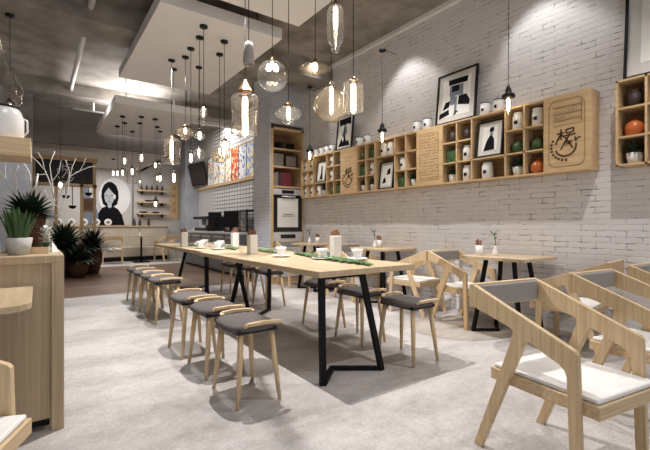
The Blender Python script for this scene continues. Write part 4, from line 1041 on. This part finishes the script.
for a_ in [(1.23,7.93,2.08,'bulb','small bulb pendant hanging lowest near the portrait, on the blackboard side',.9),(1.34,8.41,2.38,'bulb','small bulb pendant hanging highest above the portrait',1.1),
           (1.51,7.76,2.38,'bulb','flame-shaped bulb pendant above the clear cylinder lamp',1.2),(1.58,8.26,1.94,'tube','narrow low tube pendant to the shelf side of the cylinder lamp',.5),
           (1.27,8.78,2.16,'bulb','small bulb pendant closest to the blackboard',.9),(1.59,9.08,2.28,'cyl','clear cylinder pendant with dark cap beside the portrait',1.2),
           (1.75,7.79,2.24,'dome','pale dome glass pendant above the plank shelves',.9),(1.92,8.38,2.06,'cyl','narrow cylinder pendant in front of the plank shelves',.8),
           (2.06,8.74,2.14,'bulb','small bulb pendant next to the narrow cylinder lamp',1.2)]:
    pendant(a_[0],a_[1],3.0,a_[2],a_[3],a_[4],a_[5],'glass_clear','bronze','cone',None,G3,br='bulb_small')
pendant(2.48,11.0,2.7,1.80,'bulb','distant bulb pendant in front of the lowest plank shelf',1.6,'glass_thin','black','socket',.12,'bare bulb pendants in the distant seating area',br='bulb_small')
pendant(1.53,11.2,2.7,2.46,'bulb','distant short bulb pendant under the low ceiling',1.2,'glass_thin','black','cone',.1,'bare bulb pendants in the distant seating area',br='bulb_small')
pendant(.35,9.2-.0,H,1.95,'bulb','bulb pendant hanging in front of the blackboard frame',1.5,'glass_thin','black','cone',.1,'bare bulb pendants in the distant seating area',br='bulb_small')
pendant(-.22,3.24,H,2.31,'tear','teardrop clear glass pendant at the photo edge above the hanging shelf',1,'glass_clear','bronze','cone',.12,'glass pendants above the counter')
pendant(-.26,5.80,3.45,2.50,'bulb','pendant with black cord hanging from the concrete beam',1.4,'glass_thin','black','cone',.1,'glass pendants above the counter')
# wall-side pendants on short wall arms
for y, l in ((2.14,'black socket bulb pendant above the nearest square table'),(3.91,'black socket bulb pendant above the middle square table'),(5.67,'black socket bulb pendant above the most distant square table')):
    t = pendant(3.75,y,3.40,2.415,'edison',l,1.35,'glass_thin','black','socket',.13,'wall-side socket bulb pendants above the square tables',bulbr=.009)
    MB().tube([(0,0,.004),(W-3.75,0,.004)],.0035,8).build('wall_arm','black_metal',t)

# ------------------------------------------------------------------ lights
def light(kind, name, loc, power, col=(1,.93,.85), **kw):
    l = bpy.data.lights.new(name, kind); l.energy = power; l.color = col
    tgt = kw.pop('target', None)
    for k, v in kw.items(): setattr(l, k, v)
    o = bpy.data.objects.new(name, l); COL.objects.link(o); o.location = loc
    if tgt is not None: o.rotation_euler = (Vector(tgt)-Vector(loc)).to_track_quat('-Z','Y').to_euler()
    return o
WARM = (1,.965,.94)
for y in (.2,1.93,3.67,5.40):      # wall washers
    light('SPOT','wall_washer',(3.60,y,3.68),40,WARM,spot_size=math.radians(88),spot_blend=.35,shadow_soft_size=.05,target=(3.74,y,0))
for x, y, pw in ((1.42,3.1,420),(1.42,5.6,300)):
    light('SPOT','downlight_or_fill',(x,y,3.26),pw,WARM,spot_size=math.radians(97),spot_blend=.35,shadow_soft_size=.006,target=(x,y,0))
for x, y, pw in ((3.15,.9,130),(3.2,3.0,170),(3.2,5.3,130)):
    light('SPOT','downlight_or_fill',(x,y,3.26),pw,WARM,spot_size=math.radians(112),spot_blend=.9,shadow_soft_size=.02,target=(x-.45,y,0))
for x, y, pw in ((.1,1.4,80),(.9,7.9,60),(2.6,8.0,40),(-.5,8.2,90)):  # soft fill spots, added; the last one brightens the concrete column
    light('SPOT','downlight_or_fill',(x,y,3.26),pw,WARM,spot_size=math.radians(150),spot_blend=1,shadow_soft_size=.35,target=(x,y,0))
light('AREA','ceiling_glow_fill',(1.5,8.7,3.2),60,(1,.97,.95),shape='RECTANGLE',size=.7,size_y=.7,target=(1.2,8.4,4))  # added uplight standing in for skylight glare on the ceiling
light('AREA','far_light',(1.4,11.6,2.68),60,WARM,shape='RECTANGLE',size=2.0,size_y=1.5,target=(1.4,11.6,0))
light('AREA','kitchen_light',(2.9,9.9,3.45),110,(1,.96,.94),shape='RECTANGLE',size=1.0,size_y=3.5,target=(3.5,9.8,0))
w = bpy.data.worlds.new('world'); S.world = w; w.use_nodes = True
bg = w.node_tree.nodes['Background']; bg.inputs[0].default_value = (.96,.965,1.0,1); bg.inputs[1].default_value = 1.0

# ------------------------------------------------------------------ camera
cam = bpy.data.cameras.new('camera'); co = bpy.data.objects.new('camera', cam); COL.objects.link(co)
cam.sensor_fit = 'HORIZONTAL'; cam.sensor_width = 36; cam.lens = 36*400/650
co.location = (0,0,1.05); co.rotation_euler = (PI/2, 0, -math.radians(35.66)); cam.clip_start = .05
S.camera = co
S.view_settings.view_transform = 'Standard'; S.view_settings.look = 'None'; S.view_settings.gamma = 1; S.view_settings.use_curve_mapping = False
S.view_settings.exposure = -.02
S.cycles.use_denoising = True; S.cycles.max_bounces = 8; S.cycles.transparent_max_bounces = 16; S.cycles.caustics_reflective = False
S.cycles.sample_clamp_indirect = 4
